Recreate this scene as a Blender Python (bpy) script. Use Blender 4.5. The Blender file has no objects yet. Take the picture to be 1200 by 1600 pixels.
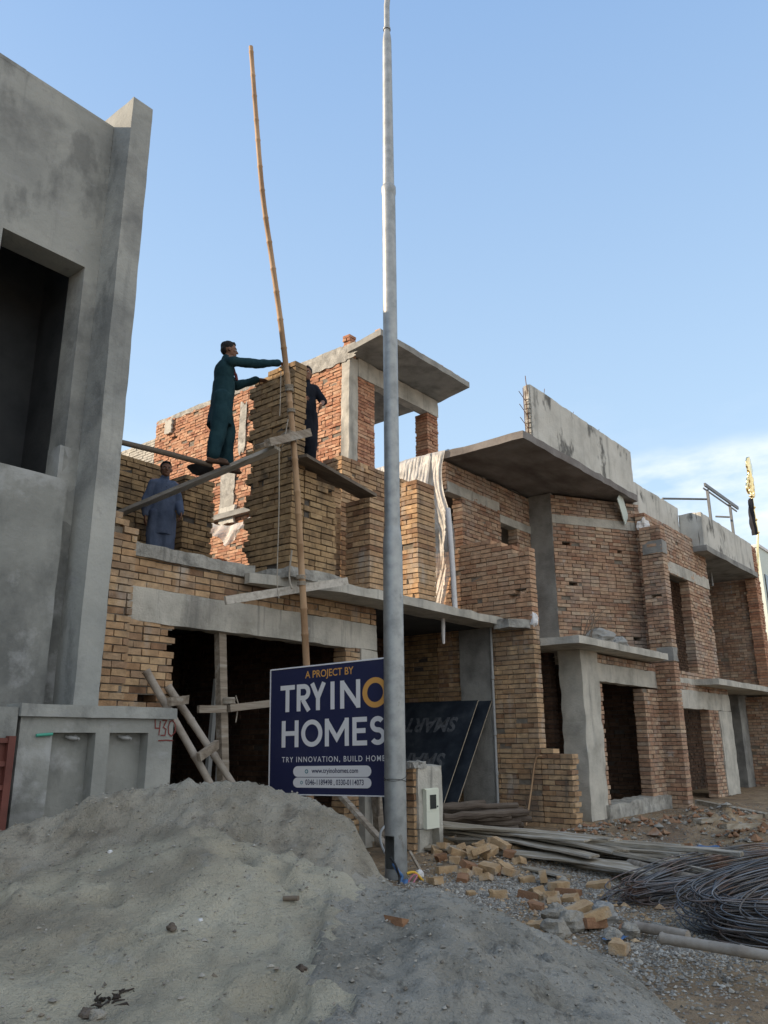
import bpy, math, random
import numpy as np
from mathutils import Vector, Matrix, noise as mnoise
random.seed(5)
R = math.radians
SC = bpy.context.scene
COL = SC.collection

# ------------------------------------------------------------------ camera
# street frame: X runs along the row of houses, Y goes into the plots, Z up
CAM_F, CAM_PITCH, CAM_ROLL, CAM_YAW, CAM_H = 1238.2, .27922, -.00552, .67970, 1.40
def _basis():
    h = np.array([math.cos(CAM_YAW), math.sin(CAM_YAW), 0.])
    f = h*math.cos(CAM_PITCH) + np.array([0, 0, math.sin(CAM_PITCH)])
    r = np.array([math.sin(CAM_YAW), -math.cos(CAM_YAW), 0.])
    u = np.cross(r, f)
    return f, r*math.cos(CAM_ROLL)+u*math.sin(CAM_ROLL), -r*math.sin(CAM_ROLL)+u*math.cos(CAM_ROLL)
FW, RT, UP = _basis()
CPOS = np.array([0, 0, CAM_H])
cd = bpy.data.cameras.new('camera'); cam = bpy.data.objects.new('camera', cd); COL.objects.link(cam)
cd.sensor_fit = 'VERTICAL'; cd.sensor_height = 36.; cd.lens = CAM_F/1600*36; cd.clip_end = 3000; cd.clip_start = .05
m = Matrix.Identity(4)
for i in range(3):
    m[i][0], m[i][1], m[i][2], m[i][3] = RT[i], UP[i], -FW[i], CPOS[i]
cam.matrix_world = m
SC.camera = cam
# survey helpers: where a sight line of the photograph meets a known plane of the street
def ray(x, y): return FW + RT*(x-600)/CAM_F - UP*(y-800)/CAM_F
def at_y(x, y, Y): d = ray(x, y); return CPOS + d*(Y/d[1])
def at_x(x, y, X): d = ray(x, y); return CPOS + d*(X/d[0])
def at_z(x, y, Z=0.): d = ray(x, y); return CPOS + d*((Z-CAM_H)/d[2])
def at_d(x, y, D): return CPOS + ray(x, y)*D

# ------------------------------------------------------------------ sky, sun, exposure
VEIL = .75
SUN_EL, SUN_AZ = R(24), R(-40)          # low sun, behind the row on the left
w = bpy.data.worlds.new('World'); SC.world = w; w.use_nodes = True
nt = w.node_tree; N = nt.nodes; L = nt.links
bg = N['Background']; sky = N.new('ShaderNodeTexSky'); sky.sky_type = 'NISHITA'; sky.sun_disc = False
sky.sun_elevation = SUN_EL; sky.sun_rotation = SUN_AZ; sky.air_density = 1.3; sky.dust_density = 2.2; sky.ozone_density = 1.5
tc = N.new('ShaderNodeTexCoord'); mp = N.new('ShaderNodeMapping'); mp.inputs['Scale'].default_value = (1, 1, 3.2)
ns = N.new('ShaderNodeTexNoise'); ns.inputs['Scale'].default_value = 3.1; ns.inputs['Detail'].default_value = 7; ns.inputs['Roughness'].default_value = .55
cr = N.new('ShaderNodeValToRGB'); cr.color_ramp.elements[0].position = .50; cr.color_ramp.elements[1].position = .75
sep = N.new('ShaderNodeSeparateXYZ'); band = N.new('ShaderNodeMapRange')
band.inputs['From Min'].default_value = .46; band.inputs['From Max'].default_value = .20; band.inputs['To Min'].default_value = .0; band.inputs['To Max'].default_value = 1.
mul = N.new('ShaderNodeMath'); mul.operation = 'MULTIPLY'; mx = N.new('ShaderNodeMixRGB')
mx.inputs[2].default_value = (7.4, 7.2, 7.0, 1)
L.new(tc.outputs['Generated'], mp.inputs['Vector']); L.new(mp.outputs[0], ns.inputs['Vector']); L.new(ns.outputs['Fac'], cr.inputs[0])
L.new(tc.outputs['Generated'], sep.inputs[0]); L.new(sep.outputs['Z'], band.inputs['Value'])
cdir = Vector(ray(1125, 760)).normalized(); vd = N.new('ShaderNodeVectorMath'); vd.operation = 'DOT_PRODUCT'; vd.inputs[1].default_value = cdir
cm = N.new('ShaderNodeMapRange'); cm.interpolation_type = 'SMOOTHSTEP'; cm.inputs['From Min'].default_value = .984; cm.inputs['From Max'].default_value = .997
n3_ = N.new('ShaderNodeTexNoise'); n3_.inputs['Scale'].default_value = 6; n3_.inputs['Detail'].default_value = 8; n3_.inputs['Roughness'].default_value = .58
r3_ = N.new('ShaderNodeMapRange'); r3_.inputs['From Min'].default_value = .38; r3_.inputs['From Max'].default_value = .62; m3_ = N.new('ShaderNodeMath'); m3_.operation = 'MULTIPLY'
L.new(tc.outputs['Generated'], vd.inputs[0]); L.new(vd.outputs['Value'], cm.inputs['Value']); L.new(mp.outputs[0], n3_.inputs['Vector']); L.new(n3_.outputs['Fac'], r3_.inputs['Value']); zt_, zb_ = [float(Vector(ray(1110, q)).normalized().z) for q in (672, 725)]
zc = N.new('ShaderNodeMapRange'); zc.interpolation_type = 'SMOOTHSTEP'; zc.inputs['From Min'].default_value = zt_; zc.inputs['From Max'].default_value = zb_
z5 = N.new('ShaderNodeMath'); z5.operation = 'MULTIPLY'; L.new(sep.outputs['Z'], zc.inputs['Value']); L.new(zc.outputs[0], z5.inputs[0]); L.new(cm.outputs[0], z5.inputs[1])
L.new(z5.outputs[0], m3_.inputs[0]); L.new(r3_.outputs[0], m3_.inputs[1])
w4 = N.new('ShaderNodeMath'); w4.operation = 'MULTIPLY'; w4.inputs[1].default_value = .2; a4 = N.new('ShaderNodeMath'); a4.operation = 'MAXIMUM'; w5 = N.new('ShaderNodeMath'); w5.operation = 'MULTIPLY'; w5.inputs[1].default_value = .5
L.new(cr.outputs[0], mul.inputs[0]); L.new(band.outputs[0], mul.inputs[1]); L.new(mul.outputs[0], w4.inputs[0]); L.new(m3_.outputs[0], w5.inputs[0]); L.new(w4.outputs[0], a4.inputs[0]); L.new(w5.outputs[0], a4.inputs[1]); L.new(a4.outputs[0], mx.inputs[0])
# thin even haze veil over the blue: paler towards the horizon
veil = N.new('ShaderNodeValToRGB'); vm = N.new('ShaderNodeMixRGB'); vm.inputs[0].default_value = VEIL
e = veil.color_ramp.elements; e[0].position = .0; e[0].color = (4.6, 5.6, 6.6, 1); e[1].position = .75; e[1].color = (1.8, 2.95, 4.9, 1)
q = e.new(.22); q.color = (3.5, 4.75, 6.05, 1)
L.new(sep.outputs['Z'], veil.inputs[0]); L.new(sky.outputs[0], vm.inputs[1]); L.new(veil.outputs[0], vm.inputs[2]); L.new(vm.outputs[0], mx.inputs[1]); c2 = N.new('ShaderNodeValToRGB'); c2.color_ramp.elements[0].position = .36; c2.color_ramp.elements[1].position = .56
ys = N.new('ShaderNodeMapRange'); ys.inputs['From Min'].default_value = -.05; ys.inputs['From Max'].default_value = -.45
m2 = N.new('ShaderNodeMath'); m2.operation = 'MULTIPLY'; x2 = N.new('ShaderNodeMixRGB'); x2.inputs[2].default_value = (7.4, 7.3, 7.05, 1)  # unseen bright clouds behind the camera, added as fill for shaded fronts
L.new(ns.outputs['Fac'], c2.inputs[0]); L.new(sep.outputs['Y'], ys.inputs['Value']); L.new(c2.outputs[0], m2.inputs[0]); L.new(ys.outputs[0], m2.inputs[1])
L.new(m2.outputs[0], x2.inputs[0]); L.new(mx.outputs[0], x2.inputs[1]); L.new(x2.outputs[0], bg.inputs[0]); bg.inputs[1].default_value = .12
sl = bpy.data.lights.new('sun', 'SUN'); sl.energy = 4.25; sl.angle = R(.55); sl.color = (1, .80, .58)
so = bpy.data.objects.new('sun', sl); COL.objects.link(so)
tosun = Vector((math.sin(SUN_AZ)*math.cos(SUN_EL), math.cos(SUN_AZ)*math.cos(SUN_EL), math.sin(SUN_EL)))
so.rotation_euler = tosun.to_track_quat('Z', 'Y').to_euler(); so.location = (-20, 20, 30)
SC.view_settings.view_transform = 'Standard'; SC.view_settings.look = 'None'
SC.view_settings.exposure = 0.68; SC.view_settings.gamma = 1.0
SC.render.engine = 'CYCLES'; SC.cycles.max_bounces = 6; SC.cycles.diffuse_bounces = 3

# ------------------------------------------------------------------ materials
def mat(name, cols, scale=3., rough=.9, bump=.25, bscale=60., island=0., metal=0., spec=.25, detail=6, stains=(), smear=None, hue=None, alpha=None, stretch=(1, 1, 1), bump2=None):
    """cols: colours spread by noise. island: brightness spread per loose piece. stains: (colour, scale, lo, hi, strength, stretch)."""
    M = bpy.data.materials.new(name); M.use_nodes = True; t = M.node_tree; n = t.nodes; l = t.links
    b = n['Principled BSDF']; b.inputs['Roughness'].default_value = rough; b.inputs['Metallic'].default_value = metal
    b.inputs['Specular IOR Level'].default_value = spec
    c = n.new('ShaderNodeTexCoord'); mpn = n.new('ShaderNodeMapping'); mpn.inputs['Scale'].default_value = stretch
    l.new(c.outputs['Object'], mpn.inputs[0]); V = mpn.outputs[0]
    def noi(s, d=detail, r=.6, vec=None):
        q = n.new('ShaderNodeTexNoise'); q.inputs['Scale'].default_value = s; q.inputs['Detail'].default_value = d; q.inputs['Roughness'].default_value = r
        l.new(vec or V, q.inputs['Vector']); return q.outputs['Fac']
    def ramp(inp, pts):
        q = n.new('ShaderNodeValToRGB'); e = q.color_ramp.elements
        while len(e) < len(pts): e.new(.5)
        for k, (p, cc) in enumerate(pts): e[k].position = p; e[k].color = (*cc, 1) if len(cc) == 3 else cc
        l.new(inp, q.inputs[0]); return q.outputs[0]
    k = len(cols)
    if hue:      # colour by loose piece, then noise modulates
        g = n.new('ShaderNodeNewGeometry')
        q = n.new('ShaderNodeValToRGB'); q.color_ramp.interpolation = 'LINEAR'; e = q.color_ramp.elements
        while len(e) < len(hue): e.new(.5)
        for i, cc in enumerate(hue): e[i].position = i/max(1, len(hue)-1); e[i].color = (*cc, 1)
        l.new(g.outputs['Random Per Island'], q.inputs[0]); base = q.outputs[0]
        mm = n.new('ShaderNodeMixRGB'); mm.blend_type = 'MULTIPLY'; mm.inputs[0].default_value = 1
        l.new(base, mm.inputs[1]); l.new(ramp(noi(scale), [(.3, (.62,)*3), (.55, (1,)*3), (.72, (1.25,)*3)]), mm.inputs[2]); base = mm.outputs[0]
    else:
        base = ramp(noi(scale), [(.3+.4*i/max(1, k-1), cc) for i, cc in enumerate(cols)]) if k > 1 else None
        if base is None:
            q = n.new('ShaderNodeRGB'); q.outputs[0].default_value = (*cols[0], 1); base = q.outputs[0]
    if island:
        g = n.new('ShaderNodeNewGeometry'); r_ = n.new('ShaderNodeMapRange')
        r_.inputs['To Min'].default_value = 1-island; r_.inputs['To Max'].default_value = 1+island
        l.new(g.outputs['Random Per Island'], r_.inputs[0])
        mm = n.new('ShaderNodeMixRGB'); mm.blend_type = 'MULTIPLY'; mm.inputs[0].default_value = 1
        l.new(base, mm.inputs[1]); l.new(r_.outputs[0], mm.inputs[2]); base = mm.outputs[0]
    for (sc_, s, lo, hi, amt, st) in stains:
        vec = V
        if st != 1:
            q = n.new('ShaderNodeMapping'); q.inputs['Scale'].default_value = st; l.new(c.outputs['Object'], q.inputs[0]); vec = q.outputs[0]
        f = ramp(noi(s, 7, .62, vec), [(lo, (0, 0, 0)), (hi, (amt,)*3)])
        mm = n.new('ShaderNodeMixRGB'); mm.inputs[2].default_value = (*sc_, 1)
        l.new(f, mm.inputs[0]); l.new(base, mm.inputs[1]); base = mm.outputs[0]
    l.new(base, b.inputs['Base Color'])
    if bump:
        bp = n.new('ShaderNodeBump'); bp.inputs['Strength'].default_value = bump; bp.inputs['Distance'].default_value = .02
        l.new(noi(bscale, 5), bp.inputs['Height']); last = bp
        if bump2:
            b2 = n.new('ShaderNodeBump'); b2.inputs['Strength'].default_value = bump2[1]; b2.inputs['Distance'].default_value = bump2[2]
            l.new(noi(bump2[0], 6, .68), b2.inputs['Height']); l.new(bp.outputs[0], b2.inputs['Normal']); last = b2
        l.new(last.outputs[0], b.inputs['Normal'])
    if alpha is not None: b.inputs['Alpha'].default_value = alpha
    return M
Y_ = [(.32, .193, .108), (.475, .305, .172), (.54, .375, .22), (.39, .25, .142), (.49, .345, .21), (.27, .155, .09), (.42, .30, .195), (.51, .318, .17)]
R_ = [(.44, .215, .125), (.53, .30, .185), (.38, .17, .10), (.57, .36, .235), (.30, .135, .085), (.49, .25, .145)]
P_ = [(.37, .235, .155), (.47, .33, .225), (.33, .18, .115), (.53, .40, .285), (.43, .27, .18), (.27, .16, .11), (.41, .32, .245)]
CEM = (.33, .335, .33)
M = dict(
    brick_y=mat('yellow_brick', [(1, 1, 1)], 9, hue=Y_, bump=.5, bscale=70, stains=[((.17, .145, .12), .9, .52, .72, .7, 1), ((.42, .41, .38), 2.2, .57, .74, .75, (1, 1, .4)), ((.36, .345, .31), 7, .62, .74, .5, 1), ((.10, .09, .08), 1.5, .60, .72, .6, (2.5, 2.5, .3))]),
    brick_dark=mat('smoked_brick', [(1, 1, 1)], 9, hue=[(0.294, 0.196, 0.107), (0.404, 0.274, 0.144), (0.355, 0.238, 0.128), (0.245, 0.160, 0.085), (0.441, 0.309, 0.171)], bump=.5, bscale=70, stains=[((.045, .04, .035), 2.0, .52, .68, .85, 1)]),
    brick_r=mat('red_brick', [(1, 1, 1)], 9, hue=R_, bump=.6, bscale=60, stains=[((.46, .38, .28), 1.3, .56, .76, .75, 1), ((.17, .09, .06), 2.5, .60, .76, .7, 1), ((.48, .41, .31), 8, .60, .7, .7, 1)]),
    brick_p=mat('pink_brick', [(1, 1, 1)], 9, hue=P_, bump=.5, bscale=70, stains=[((.42, .385, .34), .75, .5, .75, .65, 1), ((.44, .42, .39), 6, .59, .72, .65, 1), ((.13, .115, .10), 1.6, .58, .76, .7, (1, 1, .35))]),
    brick_shaded=mat('shade_dark_brick', [(1, 1, 1)], 9, hue=[(.10, .062, .042), (.15, .095, .065), (.12, .072, .05), (.085, .05, .035)], bump=.5, bscale=70, stains=[((.03, .027, .025), 1.2, .5, .7, .8, 1)]),  # room shade painted in: brick darker than its own colour
    inner=mat('shade_dark_cement', [(.045, .05, .055), (.075, .08, .085), (.10, .105, .105)], 1.2, bump=.3, bscale=20),  # interior gloom painted into the cement colour
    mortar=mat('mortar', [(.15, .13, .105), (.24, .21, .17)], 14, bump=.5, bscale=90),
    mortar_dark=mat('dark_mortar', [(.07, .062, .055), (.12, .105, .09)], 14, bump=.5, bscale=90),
    conc=mat('raw_concrete', [(0.313, 0.301, 0.263), (0.451, 0.431, 0.379), (0.551, 0.525, 0.459)], 2.6, bump=.5, bump2=(5, .35, .04), bscale=38, stains=[((.12, .12, .115), 1.1, .60, .70, .55, (6, 6, .35)), ((.13, .13, .125), 1.7, .55, .72, .75, (1, 1, .18)), ((.5, .5, .48), 5, .62, .72, .5, 1)]),
    conc_dark=mat('dark_concrete', [(0.170, 0.165, 0.155), (0.266, 0.264, 0.248), (0.329, 0.325, 0.300)], 2.2, bump=.4, bump2=(5, .35, .04), bscale=30, stains=[((.09, .09, .09), 1.2, .5, .72, .7, 1)]),
    conc_rough=mat('rough_concrete', [(0.181, 0.176, 0.160), (0.340, 0.330, 0.300), (0.521, 0.506, 0.455)], 6, bump=1., bscale=26, stains=[((.12, .12, .115), 1.1, .60, .70, .55, (6, 6, .35)), ((.10, .095, .085), 3, .56, .7, .7, 1)]),
    parapet=mat('mouldy_plaster', [(0.404, 0.396, 0.361), (0.527, 0.517, 0.470), (0.595, 0.583, 0.533)], 1.6, bump=.3, bump2=(5, .35, .04), bscale=40, stains=[((.12, .12, .115), 1.1, .60, .70, .55, (6, 6, .35)), ((.075, .075, .07), 2.2, .565, .66, .85, (1, 1, .55)), ((.15, .15, .14), 1.5, .56, .75, .7, (2.6, 2.6, .12))]),
    plaster=mat('grey_plaster', [(0.250, 0.258, 0.247), (0.321, 0.328, 0.307), (0.398, 0.398, 0.367)], .9, bump=.25, bump2=(5, .35, .04), bscale=22, stains=[((.11, .115, .115), 1.9, .56, .66, .55, (1, 1, .5)), ((.15, .155, .155), 1.0, .60, .70, .35, (5, 5, .3)), ((.33, .335, .335), 4.5, .60, .68, .5, (.5, .5, 1.6)), ((.125, .13, .13), .55, .50, .64, .8, 1), ((.40, .41, .41), 1.6, .60, .74, .5, (1, 1, .4)), ((.13, .13, .125), 2.8, .62, .7, .45, 1)]),
    plaster_wet=mat('damp_plaster', [(0.184, 0.189, 0.176), (0.270, 0.276, 0.258), (0.373, 0.373, 0.345)], .8, bump=.25, bump2=(5, .35, .04), bscale=22, stains=[((.11, .115, .115), 1.9, .56, .66, .55, (1, 1, .5)), ((.15, .155, .155), 1.0, .60, .70, .35, (5, 5, .3)), ((.33, .335, .335), 4.5, .60, .68, .5, (.5, .5, 1.6)), ((.10, .104, .102), .62, .46, .58, .75, (1, 1, .7)), ((.42, .43, .43), 1.3, .57, .66, .6, 1)]),
    sand=mat('damp_sand', [(0.306, 0.271, 0.206), (0.427, 0.387, 0.295), (0.532, 0.487, 0.379)], 1.5, bump=1., bump2=(11, .55, .08), bscale=75, rough=1, spec=.1, stains=[((.17, .145, .115), .8, .53, .68, .6, 1), ((.38, .38, .365), 5, .6, .75, .5, 1), ((.12, .11, .10), 24, .6, .7, .5, 1)]),
    soil=mat('coarse_soil', [(0.199, 0.140, 0.084), (0.312, 0.225, 0.139), (0.412, 0.311, 0.199)], 2.4, bump=1., bump2=(11, .55, .08), bscale=55, rough=1, spec=.1, stains=[((.10, .085, .07), 8, .52, .66, .7, 1), ((.36, .35, .33), 30, .58, .66, .7, 1), ((.17, .115, .085), .7, .5, .7, .6, 1)]),
    gravel=mat('gravel', [(.2, .2, .2)], 9, hue=[(0.144, 0.133, 0.114), (0.244, 0.231, 0.209), (0.355, 0.340, 0.307), (0.186, 0.165, 0.137), (0.465, 0.447, 0.401), (0.278, 0.253, 0.209)], bump=.2),
    clod=mat('sand_clod', [(.2, .2, .2)], 9, hue=[(0.200, 0.180, 0.151), (0.312, 0.288, 0.246), (0.387, 0.360, 0.312), (0.250, 0.210, 0.162)], bump=.6),
    galv=mat('galvanised_steel', [(0.228, 0.240, 0.239), (0.319, 0.332, 0.329), (0.380, 0.392, 0.385)], 7, rough=.5, metal=.6, spec=.5, bump=.06, bscale=120, stains=[((.20, .21, .21), 3, .56, .74, .6, (1, 1, .35)), ((.16, .145, .125), 9, .66, .72, .6, (1, 1, .5))]),
    bamboo=mat('bamboo', [(0.258, 0.151, 0.079), (0.396, 0.253, 0.142), (0.447, 0.302, 0.186)], 5, rough=.6, bump=.2, bscale=40, stretch=(1, 1, .25), stains=[((.20, .115, .07), 3, .55, .7, .7, 1)]),
    bamboo_grey=mat('old_bamboo', [(0.216, 0.180, 0.144), (0.333, 0.293, 0.248), (0.396, 0.360, 0.315)], 5, rough=.7, bump=.25, bscale=40, stains=[((.12, .10, .08), 4, .6, .7, .6, 1)]),
    wood=mat('weathered_wood', [(.17, .135, .10), (.28, .235, .185), (.38, .335, .275)], 6, rough=.85, bump=.5, bscale=30, stretch=(.25, 3, 3), stains=[((.45, .43, .39), 3, .56, .7, .6, 1), ((.10, .08, .06), 5, .6, .72, .7, 1)]),
    wood_pale=mat('pale_plank', [(0.360, 0.330, 0.282), (0.516, 0.480, 0.420), (0.600, 0.564, 0.504)], 5, rough=.85, bump=.5, bscale=30, stretch=(3, .3, 3), stains=[((.20, .17, .14), 4, .58, .72, .7, 1)]),
    brick_o=mat('orange_brick', [(1, 1, 1)], 9, hue=[(.45, .262, .155), (.52, .335, .205), (.41, .24, .145), (.54, .375, .245), (.36, .19, .11)], bump=.5, bscale=70, stains=[((.22, .17, .13), 1.4, .55, .75, .75, 1), ((.40, .37, .32), 2.2, .60, .78, .5, 1)]),
    wood_dark=mat('dark_wood', [(.085, .07, .055), (.14, .115, .09), (.19, .155, .12)], 6, rough=.85, bump=.4, bscale=30, stretch=(.3, 3, 3)),
    log=mat('old_timber', [(0.062, 0.046, 0.037), (0.112, 0.087, 0.068), (0.161, 0.133, 0.108)], 6, rough=.9, bump=.6, bscale=30, stretch=(.3, 3, 3)),
    rebar=mat('rebar_steel', [(.2, .2, .2)], 4, hue=[(.10, .11, .125), (.15, .16, .175), (.12, .105, .095), (.19, .20, .215), (.14, .085, .055)], rough=.5, metal=.6, spec=.4, bump=.3, bscale=200, stains=[((.20, .095, .045), 1.6, .52, .66, .7, 1)]),
    rust=mat('rusty_rebar', [(.15, .075, .04), (.22, .12, .07)], 8, rough=.8, metal=.3, bump=.2),
    navy=mat('navy_vinyl', [(.016, .021, .070), (.019, .025, .080)], 2, rough=.45, bump=.02, bscale=6, spec=.4, stains=[((.055, .06, .10), 1.2, .52, .75, .5, 1), ((.10, .10, .12), 7, .66, .8, .4, 1)]),
    white=mat('white_vinyl', [(.72, .73, .76)], 2, rough=.5, bump=0),
    orange=mat('orange_vinyl', [(.66, .35, .10)], 2, rough=.5, bump=0),
    icon=mat('teal_icon', [(.13, .28, .33)], 2, rough=.5, bump=0),
    steel=mat('grey_painted_steel', [(.12, .125, .13), (.17, .175, .18)], 6, rough=.5, metal=.3, bump=.05),
    brown_steel=mat('red_brown_gate_paint', [(.10, .035, .028), (.15, .052, .04)], 5, rough=.5, bump=.05),
    ply=mat('black_film_plywood', [(.012, .016, .024), (.022, .029, .040), (.045, .054, .066)], 3, rough=.55, bump=.1, bscale=14, stains=[((.08, .088, .098), 6, .62, .75, .4, 1)]),
    ply_edge=mat('plywood_edge', [(.25, .20, .14), (.38, .33, .26)], 20, bump=.2),
    ply_text=mat('worn_stencil', [(.05, .056, .066), (.14, .15, .165)], 16, rough=.7, bump=0),
    tarp=mat('white_plastic_sheet', [(.33, .32, .29), (.50, .48, .445), (.60, .585, .55)], 4.5, rough=.4, spec=.5, bump=.6, bscale=14, alpha=.72, stains=[((.24, .22, .19), 2.5, .55, .72, .6, 1)]),
    cream=mat('cream_meter_box', [(.60, .62, .52), (.66, .68, .58)], 3, rough=.45, bump=.05),
    glass_dark=mat('dark_glass', [(.03, .035, .035)], 3, rough=.1, bump=0, spec=.6),
    teal=mat('teal_cotton', [(.010, .030, .040), (.017, .045, .056), (.024, .058, .069)], 5, rough=.95, bump=.25, bscale=30, spec=.1),
    blue=mat('blue_cotton', [(.075, .098, .155), (.105, .135, .205), (.13, .16, .235)], 5, rough=.95, bump=.25, bscale=30, spec=.1),
    black=mat('black_cotton', [(.010, .012, .018), (.020, .023, .032)], 5, rough=.95, bump=.25, bscale=30, spec=.1),
    skin=mat('skin', [(.165, .085, .055), (.235, .125, .08)], 7, rough=.6, bump=.08, bscale=60),
    hair=mat('black_hair', [(.007, .006, .006), (.02, .017, .015)], 25, rough=.6, bump=.6, bscale=90),
    shoe=mat('brown_sandal', [(.06, .035, .024), (.10, .06, .04)], 9, rough=.8, bump=.1),
    eye=mat('dark_eye', [(.01, .008, .008)], 3, rough=.2, bump=0),
    eyewhite=mat('eye_white', [(.6, .58, .55)], 3, rough=.3, bump=0),
    scarf=mat('maroon_scarf', [(.13, .03, .032), (.18, .045, .045)], 5, bump=.2),
    iron=mat('black_iron', [(.035, .035, .036), (.075, .074, .072)], 6, rough=.6, metal=.4, bump=.2),
    rope=mat('jute_rope', [(.30, .26, .21), (.42, .38, .32)], 20, bump=.5, bscale=150),
    gold=mat('polished_gold', [(.80, .62, .28), (.92, .76, .42)], 4, rough=.18, metal=1., bump=0),
    flag=mat('black_flag', [(.012, .012, .016), (.025, .025, .032)], 4, rough=.9, bump=.2, bscale=10),
    pale=mat('pale_green_paint', [(.55, .62, .57), (.60, .66, .61)], 1.5, rough=.8, bump=.05),
    tank=mat('black_plastic', [(.02, .02, .02)], 3, rough=.5),
    paint_red=mat('maroon_paint', [(.16, .035, .03)], 9, rough=.7, bump=0),
    blue_plastic=mat('blue_plastic', [(.05, .12, .27), (.08, .17, .34)], 5, rough=.4, bump=0),
    yellow_plastic=mat('yellow_plastic', [(.62, .36, .03), (.72, .46, .06)], 5, rough=.4, bump=0),
    white_cloth=mat('white_cloth', [(.58, .57, .56), (.70, .69, .68)], 5, rough=.9, bump=.2),
    pink=mat('pink_wire', [(.45, .16, .20)], 5, rough=.4, bump=0),
    green_pipe=mat('green_plastic', [(.06, .30, .22)], 5, rough=.4, bump=0),
    pvc=mat('grey_pvc', [(.30, .31, .31), (.38, .39, .39)], 3, rough=.5, bump=.05),
    dead=mat('dry_twig', [(.13, .10, .075), (.20, .16, .12)], 6, bump=.2),
    sack=mat('cement_sack', [(0.240, 0.232, 0.212), (0.336, 0.328, 0.308)], 4, rough=.9, bump=.4, bscale=20),
)

# ------------------------------------------------------------------ object helpers
class MB:
    def __init__(s): s.v = []; s.f = []; s.m = []; s.sm = []
    def add(s, vs, fs, mi=0, smooth=False):
        o = len(s.v); s.v += [tuple(map(float, p)) for p in vs]
        for f in fs: s.f.append(tuple(o+i for i in f)); s.m.append(mi); s.sm.append(smooth)
    def box(s, x0, x1, y0, y1, z0, z1, mi=0, jit=0., rnd=random):
        j = (lambda: rnd.uniform(-jit, jit)) if jit else (lambda: 0.)
        vs = [(x+j(), y+j(), z+j()) for z in (z0, z1) for x, y in ((x0, y0), (x1, y0), (x1, y1), (x0, y1))]
        s.add(vs, [(3, 2, 1, 0), (4, 5, 6, 7), (0, 1, 5, 4), (1, 2, 6, 5), (2, 3, 7, 6), (3, 0, 4, 7)], mi)
    def prism(s, poly, z0, z1, mi=0, z0f=None, z1f=None):
        n = len(poly)
        vs = [(x, y, z0f(x, y) if z0f else z0) for x, y in poly] + [(x, y, z1f(x, y) if z1f else z1) for x, y in poly]
        s.add(vs, [tuple(range(n-1, -1, -1)), tuple(range(n, 2*n))] + [(i, (i+1) % n, n+(i+1) % n, n+i) for i in range(n)], mi)
    def bar(s, a, b, wx, wz, mi=0, up=(0, 0, 1), jit=0.):
        a = Vector(a); b = Vector(b); d = (b-a).normalized(); u = Vector(up)
        x = d.cross(u).normalized(); z = x.cross(d).normalized(); vs = []
        for p in (a, b):
            for i, k in ((-1, -1), (1, -1), (1, 1), (-1, 1)):
                vs.append(p + x*wx/2*i + z*wz/2*k + Vector([random.uniform(-jit, jit) for _ in range(3)]))
        s.add(vs, [(3, 2, 1, 0), (4, 5, 6, 7), (0, 1, 5, 4), (1, 2, 6, 5), (2, 3, 7, 6), (3, 0, 4, 7)], mi)
    def tube(s, pts, rad, mi=0, seg=10, closed=False, cap=True, smooth=True):
        P = [Vector(p) for p in pts]; n = len(P); o = len(s.v); prev = None
        rads = rad if hasattr(rad, '__len__') else [rad]*n
        vs = []
        for i, p in enumerate(P):
            if closed: d = (P[(i+1) % n]-P[i-1])
            else: d = P[min(i+1, n-1)]-P[max(i-1, 0)]
            d = d.normalized() if d.length > 1e-9 else Vector((0, 0, 1))
            if prev is None:
                a = Vector((0, 0, 1)) if abs(d.z) < .9 else Vector((1, 0, 0)); x = d.cross(a).normalized()
            else: x = (prev - d*prev.dot(d)).normalized()
            prev = x; y = d.cross(x)
            for k in range(seg):
                t = 2*math.pi*k/seg; vs.append(p + (x*math.cos(t)+y*math.sin(t))*rads[i])
        fs = []
        for i in range(n if closed else n-1):
            j = (i+1) % n
            for k in range(seg): fs.append((i*seg+k, i*seg+(k+1) % seg, j*seg+(k+1) % seg, j*seg+k))
        s.add(vs, fs, mi, smooth)
        if cap and not closed:
            s.add([vs[k] for k in range(seg)], [tuple(range(seg-1, -1, -1))], mi); s.add([vs[(n-1)*seg+k] for k in range(seg)], [tuple(range(seg))], mi)
    def grid(s, rows, mi=0, smooth=True, closed=False):
        nr = len(rows); nc = len(rows[0]); vs = [p for r in rows for p in r]; fs = []
        for i in range(nr-1):
            for k in range(nc if closed else nc-1): fs.append((i*nc+k, i*nc+(k+1) % nc, (i+1)*nc+(k+1) % nc, (i+1)*nc+k))
        s.add(vs, fs, mi, smooth)
    def mesh(s, name, mats):
        me = bpy.data.meshes.new(name); me.from_pydata(s.v, [], s.f)
        for x in mats: me.materials.append(x)
        me.polygons.foreach_set('material_index', s.m); me.polygons.foreach_set('use_smooth', s.sm); me.update()
        return me
    def build(s, name, mats, parent=None, loc=(0, 0, 0), rot=(0, 0, 0)):
        mats = mats if isinstance(mats, (list, tuple)) else [mats]
        return place(bpy.data.objects.new(name, s.mesh(name, mats)), parent, loc, rot)
ROOTLOC = {}
def place(o, parent, loc=(0, 0, 0), rot=(0, 0, 0)):
    COL.objects.link(o); base = Vector((0, 0, 0))
    if parent is not None:
        o.parent = parent; base = ROOTLOC.get(parent, Vector((0, 0, 0)))
    o.location = Vector(loc)-base; o.rotation_euler = rot
    ROOTLOC[o] = Vector(loc)
    return o
def tag(o, label, cat, group=None, kind=None):
    if label: o['label'] = label
    if cat: o['category'] = cat
    if group: o['group'] = group
    if kind or cat: o['kind'] = kind or 'thing'
    return o
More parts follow.
